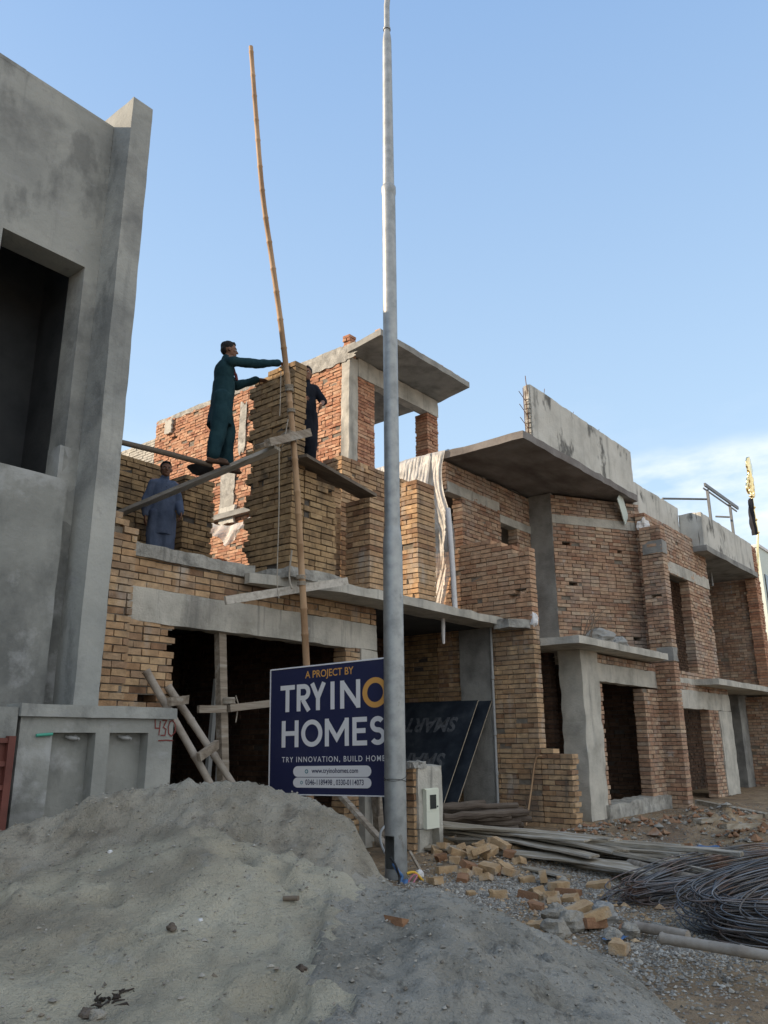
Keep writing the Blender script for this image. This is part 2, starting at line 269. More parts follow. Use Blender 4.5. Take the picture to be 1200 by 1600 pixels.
def thing(name, label, cat, loc, group=None):
    o = bpy.data.objects.new(name, None); o.empty_display_size = .2; COL.objects.link(o); o.location = loc
    ROOTLOC[o] = Vector(loc); return tag(o, label, cat, group)
def nz(p, s=1.): return mnoise.noise(Vector(p)*s)

CO = .083; INS = .024
def brickwork(L_, H_, T_, openings=(), top=None, left=None, right=None, seed=1, holes=(), z_start=0., jit=.0032, skip=None, bl=.23, rough=.04):
    """a wall of laid bricks in its own frame: x along, y thickness (front at 0), z up. Material 0 brick, 1 mortar."""
    rn = random.Random(seed); mb = MB(); nco = int(round(H_/CO))
    for i in range(nco):
        z0 = z_start+i*CO; zc = z0+.036
        uL = left(i) if left else 0.; uR = L_-(right(i) if right else 0.)
        segs = [(uL, uR)]
        for (a, b, c, d) in openings:
            if c < zc < d:
                ns_ = []
                for (p, q) in segs:
                    if b <= p or a >= q: ns_.append((p, q)); continue
                    ja = rn.uniform(-.012, .012); jb = rn.uniform(-.012, .012)
                    if a > p: ns_.append((p, a+ja))
                    if b < q: ns_.append((b+jb, q))
                segs = ns_
        for (p, q) in segs:
            if q-p < .04: continue
            u = p; first = True; run = None
            while u < q-.03:
                ln = bl if not (first and i % 2) else bl/2
                if rn.random() < .12 and not first: ln = bl/2
                first = False
                e = min(u+ln, q)
                if q-e < .05: e = q
                uc = (u+e)/2
                ok = (top is None or z0+.05 < top(uc)) and not any(abs(uc-hu) < .1 and abs(zc-hz) < .05 for hu, hz in holes) and not (skip and skip(uc, zc))
                if ok:
                    a = rn.gauss(0, .006); b = rn.gauss(0, .006)
                    if rn.random() < rough: a += rn.uniform(.01, .03); b -= rn.uniform(.01, .03)
                    g = rn.uniform(.005, .009)
                    mb.box(u+g-.001, e-g+.001, a, T_+b, z0+rn.uniform(-.001, .002), z0+CO-.0135+rn.uniform(-.004, .001), 0, jit, rn)
                    if run is None: run = u
                if (not ok or e >= q-1e-6) and run is not None:
                    ee = e if ok else u
                    if ee-run > .05: mb.box(run+.03, ee-.03, INS, T_-INS, z0-.014, z0+CO-.020, 1)
                    run = None
                u = e
    return mb
def bwall(name, parent, p0, ang, L_, H_, T_=.23, mats=('brick_y', 'mortar'), **kw):
    return brickwork(L_, H_, T_, **kw).build(name, [M[mats[0]], M[mats[1]]], parent, p0, (0, 0, ang))
def saw(a, per=2, base=0., rn=None):     # toothed wall end: alternate courses step back
    rr = random.Random(int(a*1000)+per)
    tab = [rr.uniform(-.02, .03) for _ in range(80)]
    return lambda i: max(0., base+(a if (i//1) % per else 0.)+tab[i % 80])
def rough_slab(mb, poly, z0, z1, mi=0, amp=.012, step=.22, seed=3):
    """a slab whose edge is uneven: outline resampled and jittered"""
    rr = random.Random(seed); out = []
    n = len(poly)
    for i in range(n):
        a = Vector(poly[i]); b = Vector(poly[(i+1) % n]); k = max(1, int((b-a).length/step))
        for j in range(k):
            p = a.lerp(b, j/k); am = amp if j else amp*.4
            out.append((p.x+rr.uniform(-am, am), p.y+rr.uniform(-am, am)))
    zz = [rr.uniform(-amp, amp)*.6 for _ in out]; zb = [rr.uniform(-amp, amp)*.35 for _ in out]
    n = len(out)
    vs = [(x, y, z0+zb[i]) for i, (x, y) in enumerate(out)]+[(x, y, z1+zz[i]) for i, (x, y) in enumerate(out)]
    mb.add(vs, [tuple(range(n-1, -1, -1)), tuple(range(n, 2*n))]+[(i, (i+1) % n, n+(i+1) % n, n+i) for i in range(n)], mi)
def block(name, parent, mt, x0, x1, y0, y1, z0, z1, amp=.008, seed=0, chip=None):
    """a cast block with slightly uneven faces and chipped edges"""
    if chip is None: chip = .08 if str(mt).startswith('plaster') else .22
    mb = MB(); S = Vector((x1-x0, y1-y0, z1-z0)); c = Vector((x0+x1, y0+y1, z0+z1))/2
    def pt(p):
        q = Vector(p); n = Vector((nz((q.x*3+seed, q.y*3, q.z*3)), nz((q.x*3, q.y*3+7+seed, q.z*3)), nz((q.x*3, q.y*3, q.z*3+13+seed))))
        e = sum(min(abs(q[a]-c[a]-S[a]/2), abs(q[a]-c[a]+S[a]/2)) < .004 for a in range(3))
        if e >= 2:
            k = chip*max(0., nz((q.x*4.3+seed, q.y*4.3, q.z*4.3))-.08)*.10+chip*max(0., nz((q.x*13, q.y*13+seed, q.z*13))-.1)*.03
            for a in range(3):
                if S[a] > .08: q[a] -= math.copysign(min(k, S[a]*.2), q[a]-c[a]) if min(abs(q[a]-c[a]-S[a]/2), abs(q[a]-c[a]+S[a]/2)) < .004 else 0
        return q+n*amp*1.6
    for ax in range(3):
        b, d = (ax+1) % 3, (ax+2) % 3
        nb = max(1, min(60, int(S[b]/.07))); nd = max(1, min(60, int(S[d]/.07)))
        for sgn in (-1, 1):
            rows = []
            for i in range(nb+1):
                row = []
                for k in range(nd+1):
                    p = Vector(c); p[ax] += sgn*S[ax]/2; p[b] += (i/nb-.5)*S[b]; p[d] += (k/nd-.5)*S[d]; row.append(pt(p))
                rows.append(row if sgn > 0 else row[::-1])
            # orient
            mb.grid(rows if True else rows, 0, False)
    o = mb.build(name, M[mt] if isinstance(mt, str) else mt, parent)
    return o
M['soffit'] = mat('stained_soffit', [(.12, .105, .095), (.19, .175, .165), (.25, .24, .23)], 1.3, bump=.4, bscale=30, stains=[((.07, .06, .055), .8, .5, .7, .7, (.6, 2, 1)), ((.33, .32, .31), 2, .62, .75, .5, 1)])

# ------------------------------------------------------------------ ground
def lerp_tab(tab, x):
    if x <= tab[0][0]: return tab[0][1]
    for (a, b), (c, d) in zip(tab, tab[1:]):
        if x <= c: t = (x-a)/(c-a); return b+(d-b)*t
    return tab[-1][1]
MOUNDS = []
for (px, py, h, rx, ry) in [(990, 1300, .16, .9, .45), (1085, 1296, .24, .9, .5), (1150, 1290, .2, 1.2, .5), (925, 1300, .10, .7, .4), (1190, 1310, .18, .9, .5), (760, 1345, .10, .7, .5), (860, 1345, .05, .6, .4), (690, 1330, .05, .8, .5), (1120, 1262, .12, 1.2, .6)]:
    p = at_z(px, py, .05); MOUNDS.append((p[0], p[1], h, rx, ry))
def gz(x, y):
    if x < -8 or x > 40 or y < -6 or y > 12: return 0.
    z = .035*nz((x, y, 0), .7)+.014*nz((x, y, 3), 2.3)+.008*nz((x, y, 5), 7)
    for (a, b, h, rx, ry) in MOUNDS:
        q = ((x-a)/rx)**2+((y-b)/ry)**2
        if q < 4: z += h*math.exp(-q*1.3)*(1+.5*nz((x, y, 9), 4)+.3*nz((x, y, 4), 11))
    return z
def graded(lo, hi, st, out): return sorted([-v for v in []]+out[0]+list(np.arange(lo, hi, st))+out[1])
gx = graded(-3, 24, .09, ([-900, -300, -80, -25, -8], [27, 32, 45, 90, 300, 900])); gy = graded(-1.5, 8.6, .09, ([-900, -300, -60, -15, -5], [11, 16, 30, 80, 300, 900]))
mb = MB(); mb.grid([[(x, y, gz(x, y)-(.02 if y > 8 else 0)) for x in gx] for y in gy])
tag(mb.build('ground', M['soil']), 'trodden earth and gravel street in front of the houses', None, kind='structure')

# ------------------------------------------------------------------ sand heap
HX, HY = math.cos(CAM_YAW), math.sin(CAM_YAW)
S_TAB = [(-4.6, .1), (-3.4, .50), (-2.7, .70), (-2.2, .93), (-1.7, 1.10), (-1.25, 1.13), (-.8, 1.12), (-.45, 1.03), (-.2, .91), (-.06, .66), (.08, .40), (.3, .16), (.7, 0.)]
DC_TAB = [(-4, 4.0), (-2.7, 4.75), (-2., 5.2), (-1.25, 5.4), (-.5, 5.35), (0, 5.1), (.5, 4.9)]
G_TAB = [(-3.9, .0), (-3.1, .22), (-2.3, .37), (-1.5, .53), (-.85, .66), (-.42, .735), (-.12, .93), (0, 1.), (.25, .95), (.9, .5), (1.6, 0)]
_r = random.Random(3)
DENTS = [(d*HX+s*HY+_r.uniform(-.1, .1), d*HY-s*HX, _r.uniform(.07, .14)) for d, s in [(_r.uniform(2.6, 4.9), _r.uniform(-2.4, .9)) for _ in range(34)]]
def heap(x, y):
    d = x*HX+y*HY; s = x*HY-y*HX
    n1 = nz((x, y, 1.), .9); n2 = nz((x, y, 2.), 2.6); n3 = nz((x, y, 7.), 6.5); n4 = nz((x, y, 4.), 15)
    s2 = s+.07*n2; u = d-lerp_tab(DC_TAB, s2)+.10*n1+.05*n2
    g = lerp_tab(G_TAB, u)
    # a loose second cone slid down inside the dug face
    inner = .10*math.exp(-(((s+1.1)/.35)**2+((u+.75)/.5)**2))
    a = lerp_tab(S_TAB, s2)*g+inner
    if s > -.3:
        b = .60*max(0., min(1., 1.2-max(0, s-.05)/1.2))**.8*lerp_tab([(1.6, 0), (2.6, .5), (3.5, .8), (4.5, 1.), (5.1, .95), (5.6, .5), (6.1, 0)], d+.12*n1)
    else: b = 0.
    low = b > a + .10*n3+.05*n4
    hh = max(0., .14-abs(a-b))/.14 if b > .02 else 0.
    z = max(a, b)+hh*hh*.14*.25
    dip = -.06 if z < .01 else 0.
    r3 = abs(n3); n5 = nz((x, y, 11.), 3.7); n6 = nz((x, y, 13.), 22)
    damp = (not low) and -.50+.08*n2 < u < .3+.1*n1
    rough = .040*n2-.030*r3+.017*n4+.008*n6+.022*max(0, n5)**.5*(n5 > .1) if not low else .03*n2+.032*n3+.022*n4+.010*n6
    for (fx, fy, fr) in DENTS:
        q = ((x-fx)**2+(y-fy)**2)/(fr*fr)
        if q < 4: rough += -.045*math.exp(-q*1.6)+.022*math.exp(-(q-1.6)**2*2)
    if not low and u < -.5: rough += .012*math.sin(9*(s+.8*n1)+2*n2)*max(0, n1+.2)
    if damp: rough += .018*n4+.016*n3
    return z+dip+rough*min(1., z*4), (1 if low else 2 if damp else 0)
xs = np.arange(-1.6, 7.2, .034); ys = np.arange(.2, 6.6, .034)
mb = MB(); H = [[heap(x, y) for x in xs] for y in ys]
mb.grid([[(x, y, H[j][i][0]) for i, x in enumerate(xs)] for j, y in enumerate(ys)])
k = 0
for j in range(len(ys)-1):
    for i in range(len(xs)-1): mb.m[k] = H[j][i][1]; k += 1
M['sand2'] = mat('coarse_dark_sand', [(.215, .20, .165), (.30, .282, .24), (.375, .355, .31)], 2.2, bump=1., bump2=(12, .55, .08), bscale=60, rough=1, spec=.1, stains=[((.10, .09, .075), 14, .55, .66, .6, 1), ((.36, .36, .35), 36, .62, .68, .6, 1)])
M['sand3'] = mat('damp_cut_sand', [(.26, .23, .175), (.35, .315, .25), (.42, .385, .315)], 3, bump=1., bump2=(12, .6, .09), bscale=70, rough=1, spec=.1, stains=[((.15, .13, .105), 5, .54, .68, .6, 1), ((.36, .35, .32), 9, .62, .72, .5, 1)])
# drop the cells that lie under the street
keep = [q for q, f in enumerate(mb.f) if max(mb.v[i][2] for i in f) > -.03]
mb.f = [mb.f[q] for q in keep]; mb.m = [mb.m[q] for q in keep]; mb.sm = [mb.sm[q] for q in keep]
tag(mb.build('sand_heap', [M['sand'], M['sand2'], M['sand3']]), 'big grey sand heap with a dug out face in the foreground', 'sand heap')

# ------------------------------------------------------------------ left: plastered house
LBX = 4.38; FY = 7.10; WY = 7.48
lb = thing('plastered_house', 'tall grey plastered house with a dark window hole and a projecting corner fin', 'house', (3., WY, 0), 'row of unfinished houses')
fx0 = .5795*FY; zf = 1.033*FY+1.4; zt = .945*WY+1.4
block('corner_fin', lb, 'plaster', fx0, LBX, FY, WY+.25, 0, zf, amp=.004)
wx0, wx1, wz0, wz1 = .404*WY, .528*WY, .343*WY+1.4, .682*WY+1.4
mb = MB()
for (a, b, c, d) in [(-19, wx0, 3.2, zt), (wx1, fx0, 3.2, zt), (wx0, wx1, wz1, zt)]: mb.box(a, b, WY, WY+.33, c, d)
mb.box(-19, wx0, WY-.002, WY+.1, zt-.0, zt+.05); mb.box(wx0-.3, fx0-.001, WY-.001, WY+.12, zt-.0, zt+.045)
mb.build('front_wall', M['plaster'], lb)
PXR = .538*(WY-.13)
block('lower_wall', lb, 'plaster_wet', -19, PXR, WY-.13, WY+.3, 0, wz0, amp=.004, seed=5)
block('recess_strip', lb, 'plaster_wet', PXR-.05, fx0+.02, WY+.0, WY+.25, 0, wz0+.4, amp=.003, seed=9)
mb = MB()
mb.box(-19, LBX-.02, 8.0, 8.79, zt-.30, zt-.06); mb.box(-19, LBX, 8.8, 9.0, 3.2, zt)
mb.build('roof_slab', M['inner'], lb)
mb = MB(); mb.box(-19, LBX-.01, 9.0, 13.7, 7.6, 8.34); mb.box(-19, LBX-.01, 13.7, 20., 6.4, 7.0); mb.build('unseen_rear_roof', M['conc_dark'], lb)  # unseen roof steps, shaped for which walls the sun reaches
mb = MB(); mb.box(LBX-.24, LBX, WY+.25, 20, 0, 6.2); mb.box(LBX-.24, LBX, WY+.26, 8.8, 6.2, zt-.06); mb.box(LBX-.24, LBX-.012, 9.0, 13.7, 6.2, 7.6); mb.box(-19, -18.8, WY, 20, 0, zt-.3); mb.box(-19, LBX-.24, 19.8, 20, 0, 6.3)
mb.box(-19, LBX-.24, WY+.33, 20, 3.15, 3.5); mb.box(2.0, LBX-.24, 12., 12.2, 3.5, 6.3)
mb.build('side_wall', M['inner'], lb)

# boundary wall with two meter niches
GY = 6.86; gx0, gx1 = .511*GY, .742*GY; gtop = .046*GY+1.4
gw = thing('boundary_wall', 'low grey plastered boundary wall with two meter niches and the number 430', 'wall', (4.3, GY, 0))
nch = [(.555*GY, .617*GY), (.638*GY, .700*GY)]; nz1 = .0105*GY+1.4; nz0 = .35
mb = MB()
cuts = [gx0, nch[0][0], nch[0][1], nch[1][0], nch[1][1], gx1]
for i in range(5):
    if i in (0, 2, 4): mb.box(cuts[i], cuts[i+1], GY, GY+.13, 0, gtop-.11)
    else:
        mb.box(cuts[i], cuts[i+1], GY, GY+.13, nz1, gtop-.11); mb.box(cuts[i], cuts[i+1], GY, GY+.13, 0, nz0)
mb.box(gx0, gx1, GY+.13, GY+.2, 0, gtop-.11)
mb.build('wall_body', M['plaster_wet'], gw)
block('coping', gw, 'plaster', gx0-.03, gx1+.012, GY-.045, GY+.22, gtop-.11, gtop, amp=.003)
for (a, b), q in zip(nch, (.55, .5)):
    mb = MB(); xx = a+(b-a)*q
    mb.tube([(xx-.05, GY+.10, nz1-.03), (xx-.02, GY+.06, nz1-.045), (xx+.03, GY+.05, nz1-.05)], [.012, .02, .015], seg=8)
    mb.tube([(xx+.03, GY+.09, nz1-.03), (xx+.06, GY+.05, nz1-.06)], [.018, .012], seg=8)
    mb.build('pipe_fitting', M['pvc'], gw)
p0 = at_y(55, 1149, GY); p1 = at_y(80, 1147, GY)
mb = MB(); mb.tube([(p0[0], GY-.02, p0[2]), (p1[0], GY-.02, p1[2])], .014); mb.build('pipe_stub', M['green_pipe'], gw)
def strokes(mb, lines, mp, wd, mi=0):
    """thick pen strokes: mp(u, v, lift) -> 3D; each stroke lifted a hair above the one before"""
    for k, ln in enumerate(lines):
        P = [Vector((a, b)) for a, b in ln]; n = len(P); up = []; dn = []
        closed = (P[0]-P[-1]).length < 1e-6
        for i in range(n):
            if closed: d0 = (P[i]-P[(i-1) if i else n-2]).normalized(); d1 = (P[(i+1) if i < n-1 else 1]-P[i]).normalized()
            else:
                d0 = (P[i]-P[i-1]).normalized() if i else (P[1]-P[0]).normalized(); d1 = (P[i+1]-P[i]).normalized() if i < n-1 else d0
            t = (d0+d1); t = t.normalized() if t.length > 1e-6 else d0
            nn = Vector((-t.y, t.x)); c = max(.35, nn.dot(Vector((-d0.y, d0.x))))
            up.append(P[i]+nn*wd/2/c); dn.append(P[i]-nn*wd/2/c)
        lift = .0006+k*.0004
        vs = [mp(q.x, q.y, lift) for q in up]+[mp(q.x, q.y, lift) for q in dn]
        mb.add(vs, [(i, i+1, n+i+1, n+i) for i in range(n-1)], mi)
nb = MB(); c0 = at_y(239, 1151, GY); sc = .17
def mp430(u, v, l): return (c0[0]+u*sc, GY-.004-l, c0[2]-.005+v*sc)
strokes(nb, [[(.05, 1.0), (.1, .5), (.42, .5)], [(.42, .9), (.38, .1)], [(.55, .95), (.85, .95), (.65, .55), (.85, .45), (.8, .1), (.5, .1)],
             [(1.1, .9), (1.0, .6), (1.05, .2), (1.25, .05), (1.5, .3), (1.5, .7), (1.3, .95), (1.1, .9)], [(.35, -.2), (.9, -.17), (1.4, -.2)]], mp430, .07)
nb.build('painted_number', M['paint_red'], gw)
gp = at_y(36, 1105, GY)
po = tag(block('gate_post', None, 'plaster_wet', .440*GY, gx0-.04, GY-.02, GY+.24, 0, gtop-.03, amp=.004, seed=12), 'damp grey plastered gate post at the far left', 'gate post')
gt = thing('steel_gate', 'red brown steel gate leaf at the left edge behind the gate post', 'gate', (2.9, GY-.05, 0))
mb = MB(); gY = GY-.10; g1 = at_y(17, 1200, gY)[0]
zg = at_y(8, 1150, gY)[2]
for xx in (g1-.03, g1-.48, g1-.9): mb.box(xx-.03, xx+.03, gY-.03, gY+.03, .05, zg)
for k in range(8): zz = .1+k*(zg-.14)/7; mb.box(g1-1., g1-.06, gY-.018, gY+.018, zz-.015, zz+.025)
mb.build('gate_frame', M['brown_steel'], gt)
mb = MB(); mb.box(g1-1., g1-.05, gY+.018, gY+.026, .05, zg-.02); mb.build('gate_sheet', M['brown_steel'], gt)

# ------------------------------------------------------------------ house 1: yellow brick shell under construction
HY1 = 7.80; PW = 12.42
h1 = thing('brick_house', 'yellow brick house shell with a wide dark garage opening and masons on its upper floor', 'house', (8.6, HY1, 0), 'row of unfinished houses')
lz0, lz1 = 2.70, 3.09; FZ = 3.60
xL = .648*HY1; xO0 = .735*HY1; xO1 = 1.12*HY1; xE = 1.211*HY1
bwall('corner_pier', h1, (LBX+.02, HY1-.10, 0), 0, xL-LBX-.02, 3.92, .30, seed=11, top=lambda u: 3.95 if u < .45 else 3.75)
bwall('garage_jamb', h1, (xL+.005, HY1, 0), 0, xO0-xL, 2.70, .24, seed=12, holes=[(.28, 1.86)], right=lambda i: [0, .02, .01, .03, .0, .02][i % 6]+(.09 if i in (29, 31) else 0))
bwall('garage_jamb', h1, (xO1, HY1, 0), 0, 1.163*HY1-xO1, 2.70, .24, seed=112)
block('lintel', h1, 'conc', xL, xE, HY1-.015, HY1+.24, lz0, lz1, amp=.008, seed=2)
bwall('brick_band', h1, (xL+.005, HY1+.005, lz1+.005), 0, xE-xL, .42, .24, seed=13)
# column stub beside the garage opening
block('concrete_column', h1, 'conc', 1.163*HY1, xE+.01, HY1-.02, HY1+.22, 0, lz0-.003, amp=.008, seed=4)
mb = MB()
rough_slab(mb, [(xL+.02, HY1-.04), (6.9, HY1-.04), (6.9, 8.4), (xL+.02, 8.4)], 3.44, FZ, amp=.03, step=.12, seed=8)
mb.build('rough_slab_edge', M['conc_rough'], h1)
SB, ST = 3.335, 3.47
mb = MB()
fl = at_y(387, 897, 7.66)
rough_slab(mb, [(fl[0], 7.62), (6.95, 7.50), (8.0, 7.20), (9.5, 7.16), (11.2, 7.20), (12.38, 7.24), (12.38, HY1-.06), (fl[0]+.02, HY1-.06)], SB, ST, amp=.018, step=.25, seed=5)
mb.build('balcony_slab', M['conc'], h1)
mb = MB()
mb.box(LBX+.03, xE, HY1+.25, 20, SB, 3.55); mb.box(xE+.002, PW-.02, HY1-.05, 20, SB+.003, 3.52)
mb.build('floor_slab', M['inner'], h1)
# inside the garage and the porch
bwall('garage_back_wall', h1, (LBX, 12.4, 0), 0, 8.2, 3.32, .23, mats=('brick_shaded', 'mortar_dark'), seed=21, openings=[(3.6, 4.5, -1, 2.1), (6.2, 7.2, .9, 2.1)])
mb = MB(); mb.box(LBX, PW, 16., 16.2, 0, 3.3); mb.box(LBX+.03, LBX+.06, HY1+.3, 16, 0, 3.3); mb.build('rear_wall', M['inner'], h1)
bwall('partition_wall', h1, (9.46, HY1+.28, 0), R(90), 4.2, 3.3, .23, mats=('brick_shaded', 'mortar_dark'), seed=22)
bwall('porch_back_wall', h1, (9.48, 9.9, 0), 0, 2.9, 3.3, .23, mats=('brick_shaded', 'mortar_dark'), seed=23, openings=[(.25, 1.2, -1, 2.1)])
mb = MB(); a = at_y(322, 1180, 9.2); b = at_y(343, 1045, 9.2)
mb.bar((a[0], 9.2, .05), (b[0], 9.25, 2.25), .05, .09); mb.bar((a[0]+.22, 9.24, .05), (b[0]+.15, 9.28, 2.25), .03, .03)
dfr = tag(mb.build('door_frame', M['pvc']), 'pale metal door frame propped inside the dark garage', 'door frame')
# party wall on the right, seen from inside the plot; broken top, stub towards the street
Yf, Yb, Ys = 6.70, 8.75, 6.12
def ptop(u):          # u runs from the back (0) to the street end
    y = Yb-u
    return 4.97+.05*math.sin(y*5)-(.20 if y < 6.93 else 0)-(.09 if y < 7.3 else 0)
bwall('party_wall', h1, (PW, Yb, 0), R(-90), Yb-Yf, 3.32, .23, seed=31)
bwall('party_wall_upper', h1, (PW, Yb, 3.32), R(-90), Yb-Yf, 2.2, .23, seed=131, top=lambda u: ptop(u)-3.32, holes=[(Yb-7.0, .58)], mats=('brick_o', 'mortar'))
bwall('party_wall_rear', h1, (PW, 16, 0), R(-90), 16-Yb-.01, 3.5, .23, seed=33, mats=('brick_dark', 'mortar_dark'))
bwall('party_wall_stub', h1, (PW+.004, Yf-.006, 0), R(-90), Yf-Ys, 1.24, .23, seed=32, top=lambda u: 1.25 if u < .28 else 1.15, right=saw(.03, 2))
block('embedded_column', h1, 'conc_dark', PW-.06, PW+.1, 7.56, 8.22, 0, SB-.004, amp=.006, seed=6)
mb = MB()
for zz0, zz1 in ((.02, 1.45), (1.5, 2.4), (2.42, SB)): mb.tube([(PW-.085, 7.51, zz0), (PW-.085+.004, 7.515, zz1)], .024, seg=10)
for zz in (.8, 1.46, 2.41): mb.tube([(PW-.083, 7.51, zz), (PW-.083, 7.51, zz+.06)], .03, seg=10)
mb.build('drain_pipe', M['pvc'], h1)
mb = MB(); a = at_y(782, 977, 7.1)
rough_slab(mb, [(PW-.38, 6.98), (PW+.02, 6.74), (PW+.02, 7.3), (PW-.34, 7.3)], SB-.08, ST-.06, amp=.025, step=.12, seed=15)
mb.build('broken_slab_corner', M['conc_rough'], h1)
mb = MB(); a = at_y(693, 990, 7.55); 
mb.tube([(a[0], 7.55, SB+.02), (a[0]+.005, 7.56, SB-.16), (a[0]-.01, 7.55, SB-.3), (a[0]-.006, 7.55, SB-.42)], [.03, .035, .03, .022], seg=8)
mb.build('hanging_pipe', M['white_cloth'], h1)
mb = MB()
for k in range(8):
    q = at_y(729+k*4.5, 950+k*1.5, 7.9); mb.tube([(q[0], 7.9, ST), (q[0]+random.uniform(-.02, .02), 7.9, ST+.32+random.uniform(-.08, .05))], .006, seg=5)
mb.build('starter_bar', M['rust'], h1)

# ---- upper floor of house 1
BY0, BX0 = 7.36, 7.14
zp = 6.42
bwall('brick_pier', h1, (BX0+.23, BY0+.001, FZ-.02), R(90), .98, 3.0, .23, mats=('brick_dark', 'mortar_dark'), seed=41, rough=.12, right=lambda i: (.0, .015, .115, .10)[i % 4]+(.02 if i % 3 else 0),
      top=lambda u: 3.0 if u < .5 else 2.91)
def wtop(u): return 1.02 if u > .68 else (1.18 if u > .5 else (1.34 if u > .25 else 1.42))
bwall('pier_wing_wall', h1, (BX0+.236, BY0, FZ-.02), 0, .66, 1.6, .23, mats=('brick_dark', 'mortar_dark'), seed=42, top=wtop, right=saw(.02))
block('mortar_bed', h1, 'conc_rough', BX0-.06, BX0+.95, BY0-.05, BY0+1.0, 3.44, FZ-.015, amp=.02, seed=3)
# pier 2 carrying the end of the board
bwall('brick_pier', h1, (8.88+.34, 7.45, 3.48), R(90), .50, 1.52, .34, seed=43, mats=('brick_y', 'mortar'))
# inner walls
bwall('room_or_shade_wall', h1, (8.62, 9.6, 3.5), 0, .68, 3.1, .23, seed=144)  # unseen behind the pier, added to keep sun off the next wall
bwall('room_or_shade_wall', h1, (9.45+.23, 8.55, 3.5), R(90), .85, 2.55, .23, seed=44, top=lambda u: 2.6 if u < .4 else 1.9-.25*int((u-.4)/.16))
bwall('room_or_shade_wall', h1, (9.69, 8.55, 3.5), 0, 2.25, 2.55, .23, seed=45)  # right end lengthened to shade the party wall
bwall('brick_pier', h1, (10.05+.5, 7.42, 3.48), R(90), .34, 2.04, .50, seed=46)
bwall('room_or_shade_wall', h1, (10.30, 7.77, 3.48), R(90), .62, 1.82, .23, seed=47, holes=[(.12, 1.25)])
bwall('upper_back_wall', h1, (5.0, 10.0, 3.6), 0, 2.05, 1.95, .23, seed=48, mats=('brick_dark', 'mortar_dark'))
bwall('brick_pier', h1, (7.06, 9.62, 3.6), 0, .6, 1.78, .62, seed=49, mats=('brick_dark', 'mortar_dark'), right=saw(.03))
bwall('low_wall', h1, (8.55, 10.6, 3.55), 0, 1.2, .72, .23, seed=50)
bwall('low_wall', h1, (8.62, 11.9, 3.55), R(-90), 1.2, .9, .23, seed=51, mats=('brick_r', 'mortar'))
mb = MB()
for i in range(4):   # brick bats on the corner pier top
    mb.box(LBX+.1+i*.12, LBX+.2+i*.12, HY1-.08, HY1+.14, 3.74+.083*(i < 2)*2, 3.81+.083*(i < 2)*2, 0, .006)
mb.build('loose_top_bricks', M['brick_y'], h1)

# ------------------------------------------------------------------ house 2: older red brick house with roof slab and stair tower
h2 = thing('brick_house', 'weathered pinkish brick house with an angled front wall under a jutting roof slab', 'house', (14.5, 7., 0), 'row of unfinished houses')
X2 = 12.66; Y2 = 6.45; Z1 = 3.10
cx0 = 2.124*Y2; cx1 = 2.235*Y2
block('concrete_column', h2, 'conc', cx0, cx1, Y2, Y2+.46, 0, 2.97, amp=.012, seed=21)
lx1 = 2.70*Y2
block('lintel', h2, 'conc', cx1-.005, lx1, Y2+.012, Y2+.24, 2.43, 2.78, amp=.008, seed=22)
bwall('door_jamb', h2, (cx1+.004, Y2+.02, 0), 0, .16, 2.43, .23, mats=('brick_p', 'mortar'), seed=61, right=saw(.03))
bwall('door_jamb', h2, (2.575*Y2, Y2+.02, 0), 0, lx1-2.575*Y2, 2.43, .23, mats=('brick_p', 'mortar'), seed=161)
bwall('brick_band', h2, (cx1+.004, Y2+.02, 2.785), 0, lx1-cx1, .19, .23, mats=('brick_p', 'mortar'), seed=62)
block('plinth', h2, 'conc_rough', cx1-.1, lx1+.1, Y2-.06, Y2+.3, -.1, .26, amp=.03, seed=23)
mb = MB()
rough_slab(mb, [(X2+.02, 5.98), (16.9, 5.98), (17.1, Y2), (17.2, 8.0), (15.82, 8.4), (X2+.02, 8.4)], Z1-.13, Z1, amp=.015, step=.3, seed=31)
mb.build('ledge_slab', M['conc'], h2)
mb = MB(); mb.box(X2, 18, 8.42, 20, Z1-.13, Z1-.004); mb.build('floor_slab', M['inner'], h2)
bwall('porch_wall', h2, (X2+.3, 8.2, 0), 0, 1.6, 2.95, .23, mats=('brick_shaded', 'mortar_dark'), seed=63)
bwall('inner_wall', h2, (X2, 9.6, 0), 0, 5.2, 2.95, .23, mats=('brick_shaded', 'mortar_dark'), seed=64)
bwall('porch_wall', h2, (cx0+.35, Y2+.7, 0), R(90), 2.2, 2.95, .23, mats=('brick_shaded', 'mortar_dark'), seed=65, openings=[(.2, .9, -1, 2.1)])
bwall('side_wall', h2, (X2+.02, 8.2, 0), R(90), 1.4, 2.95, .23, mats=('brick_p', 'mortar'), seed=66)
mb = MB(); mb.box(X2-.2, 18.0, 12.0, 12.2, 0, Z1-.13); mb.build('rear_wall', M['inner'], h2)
bwall('inner_side_wall', h2, (17.38, 12, 0), R(-90), 12-Y2-.3, 2.95, .2, mats=('brick_shaded', 'mortar_dark'), seed=164)
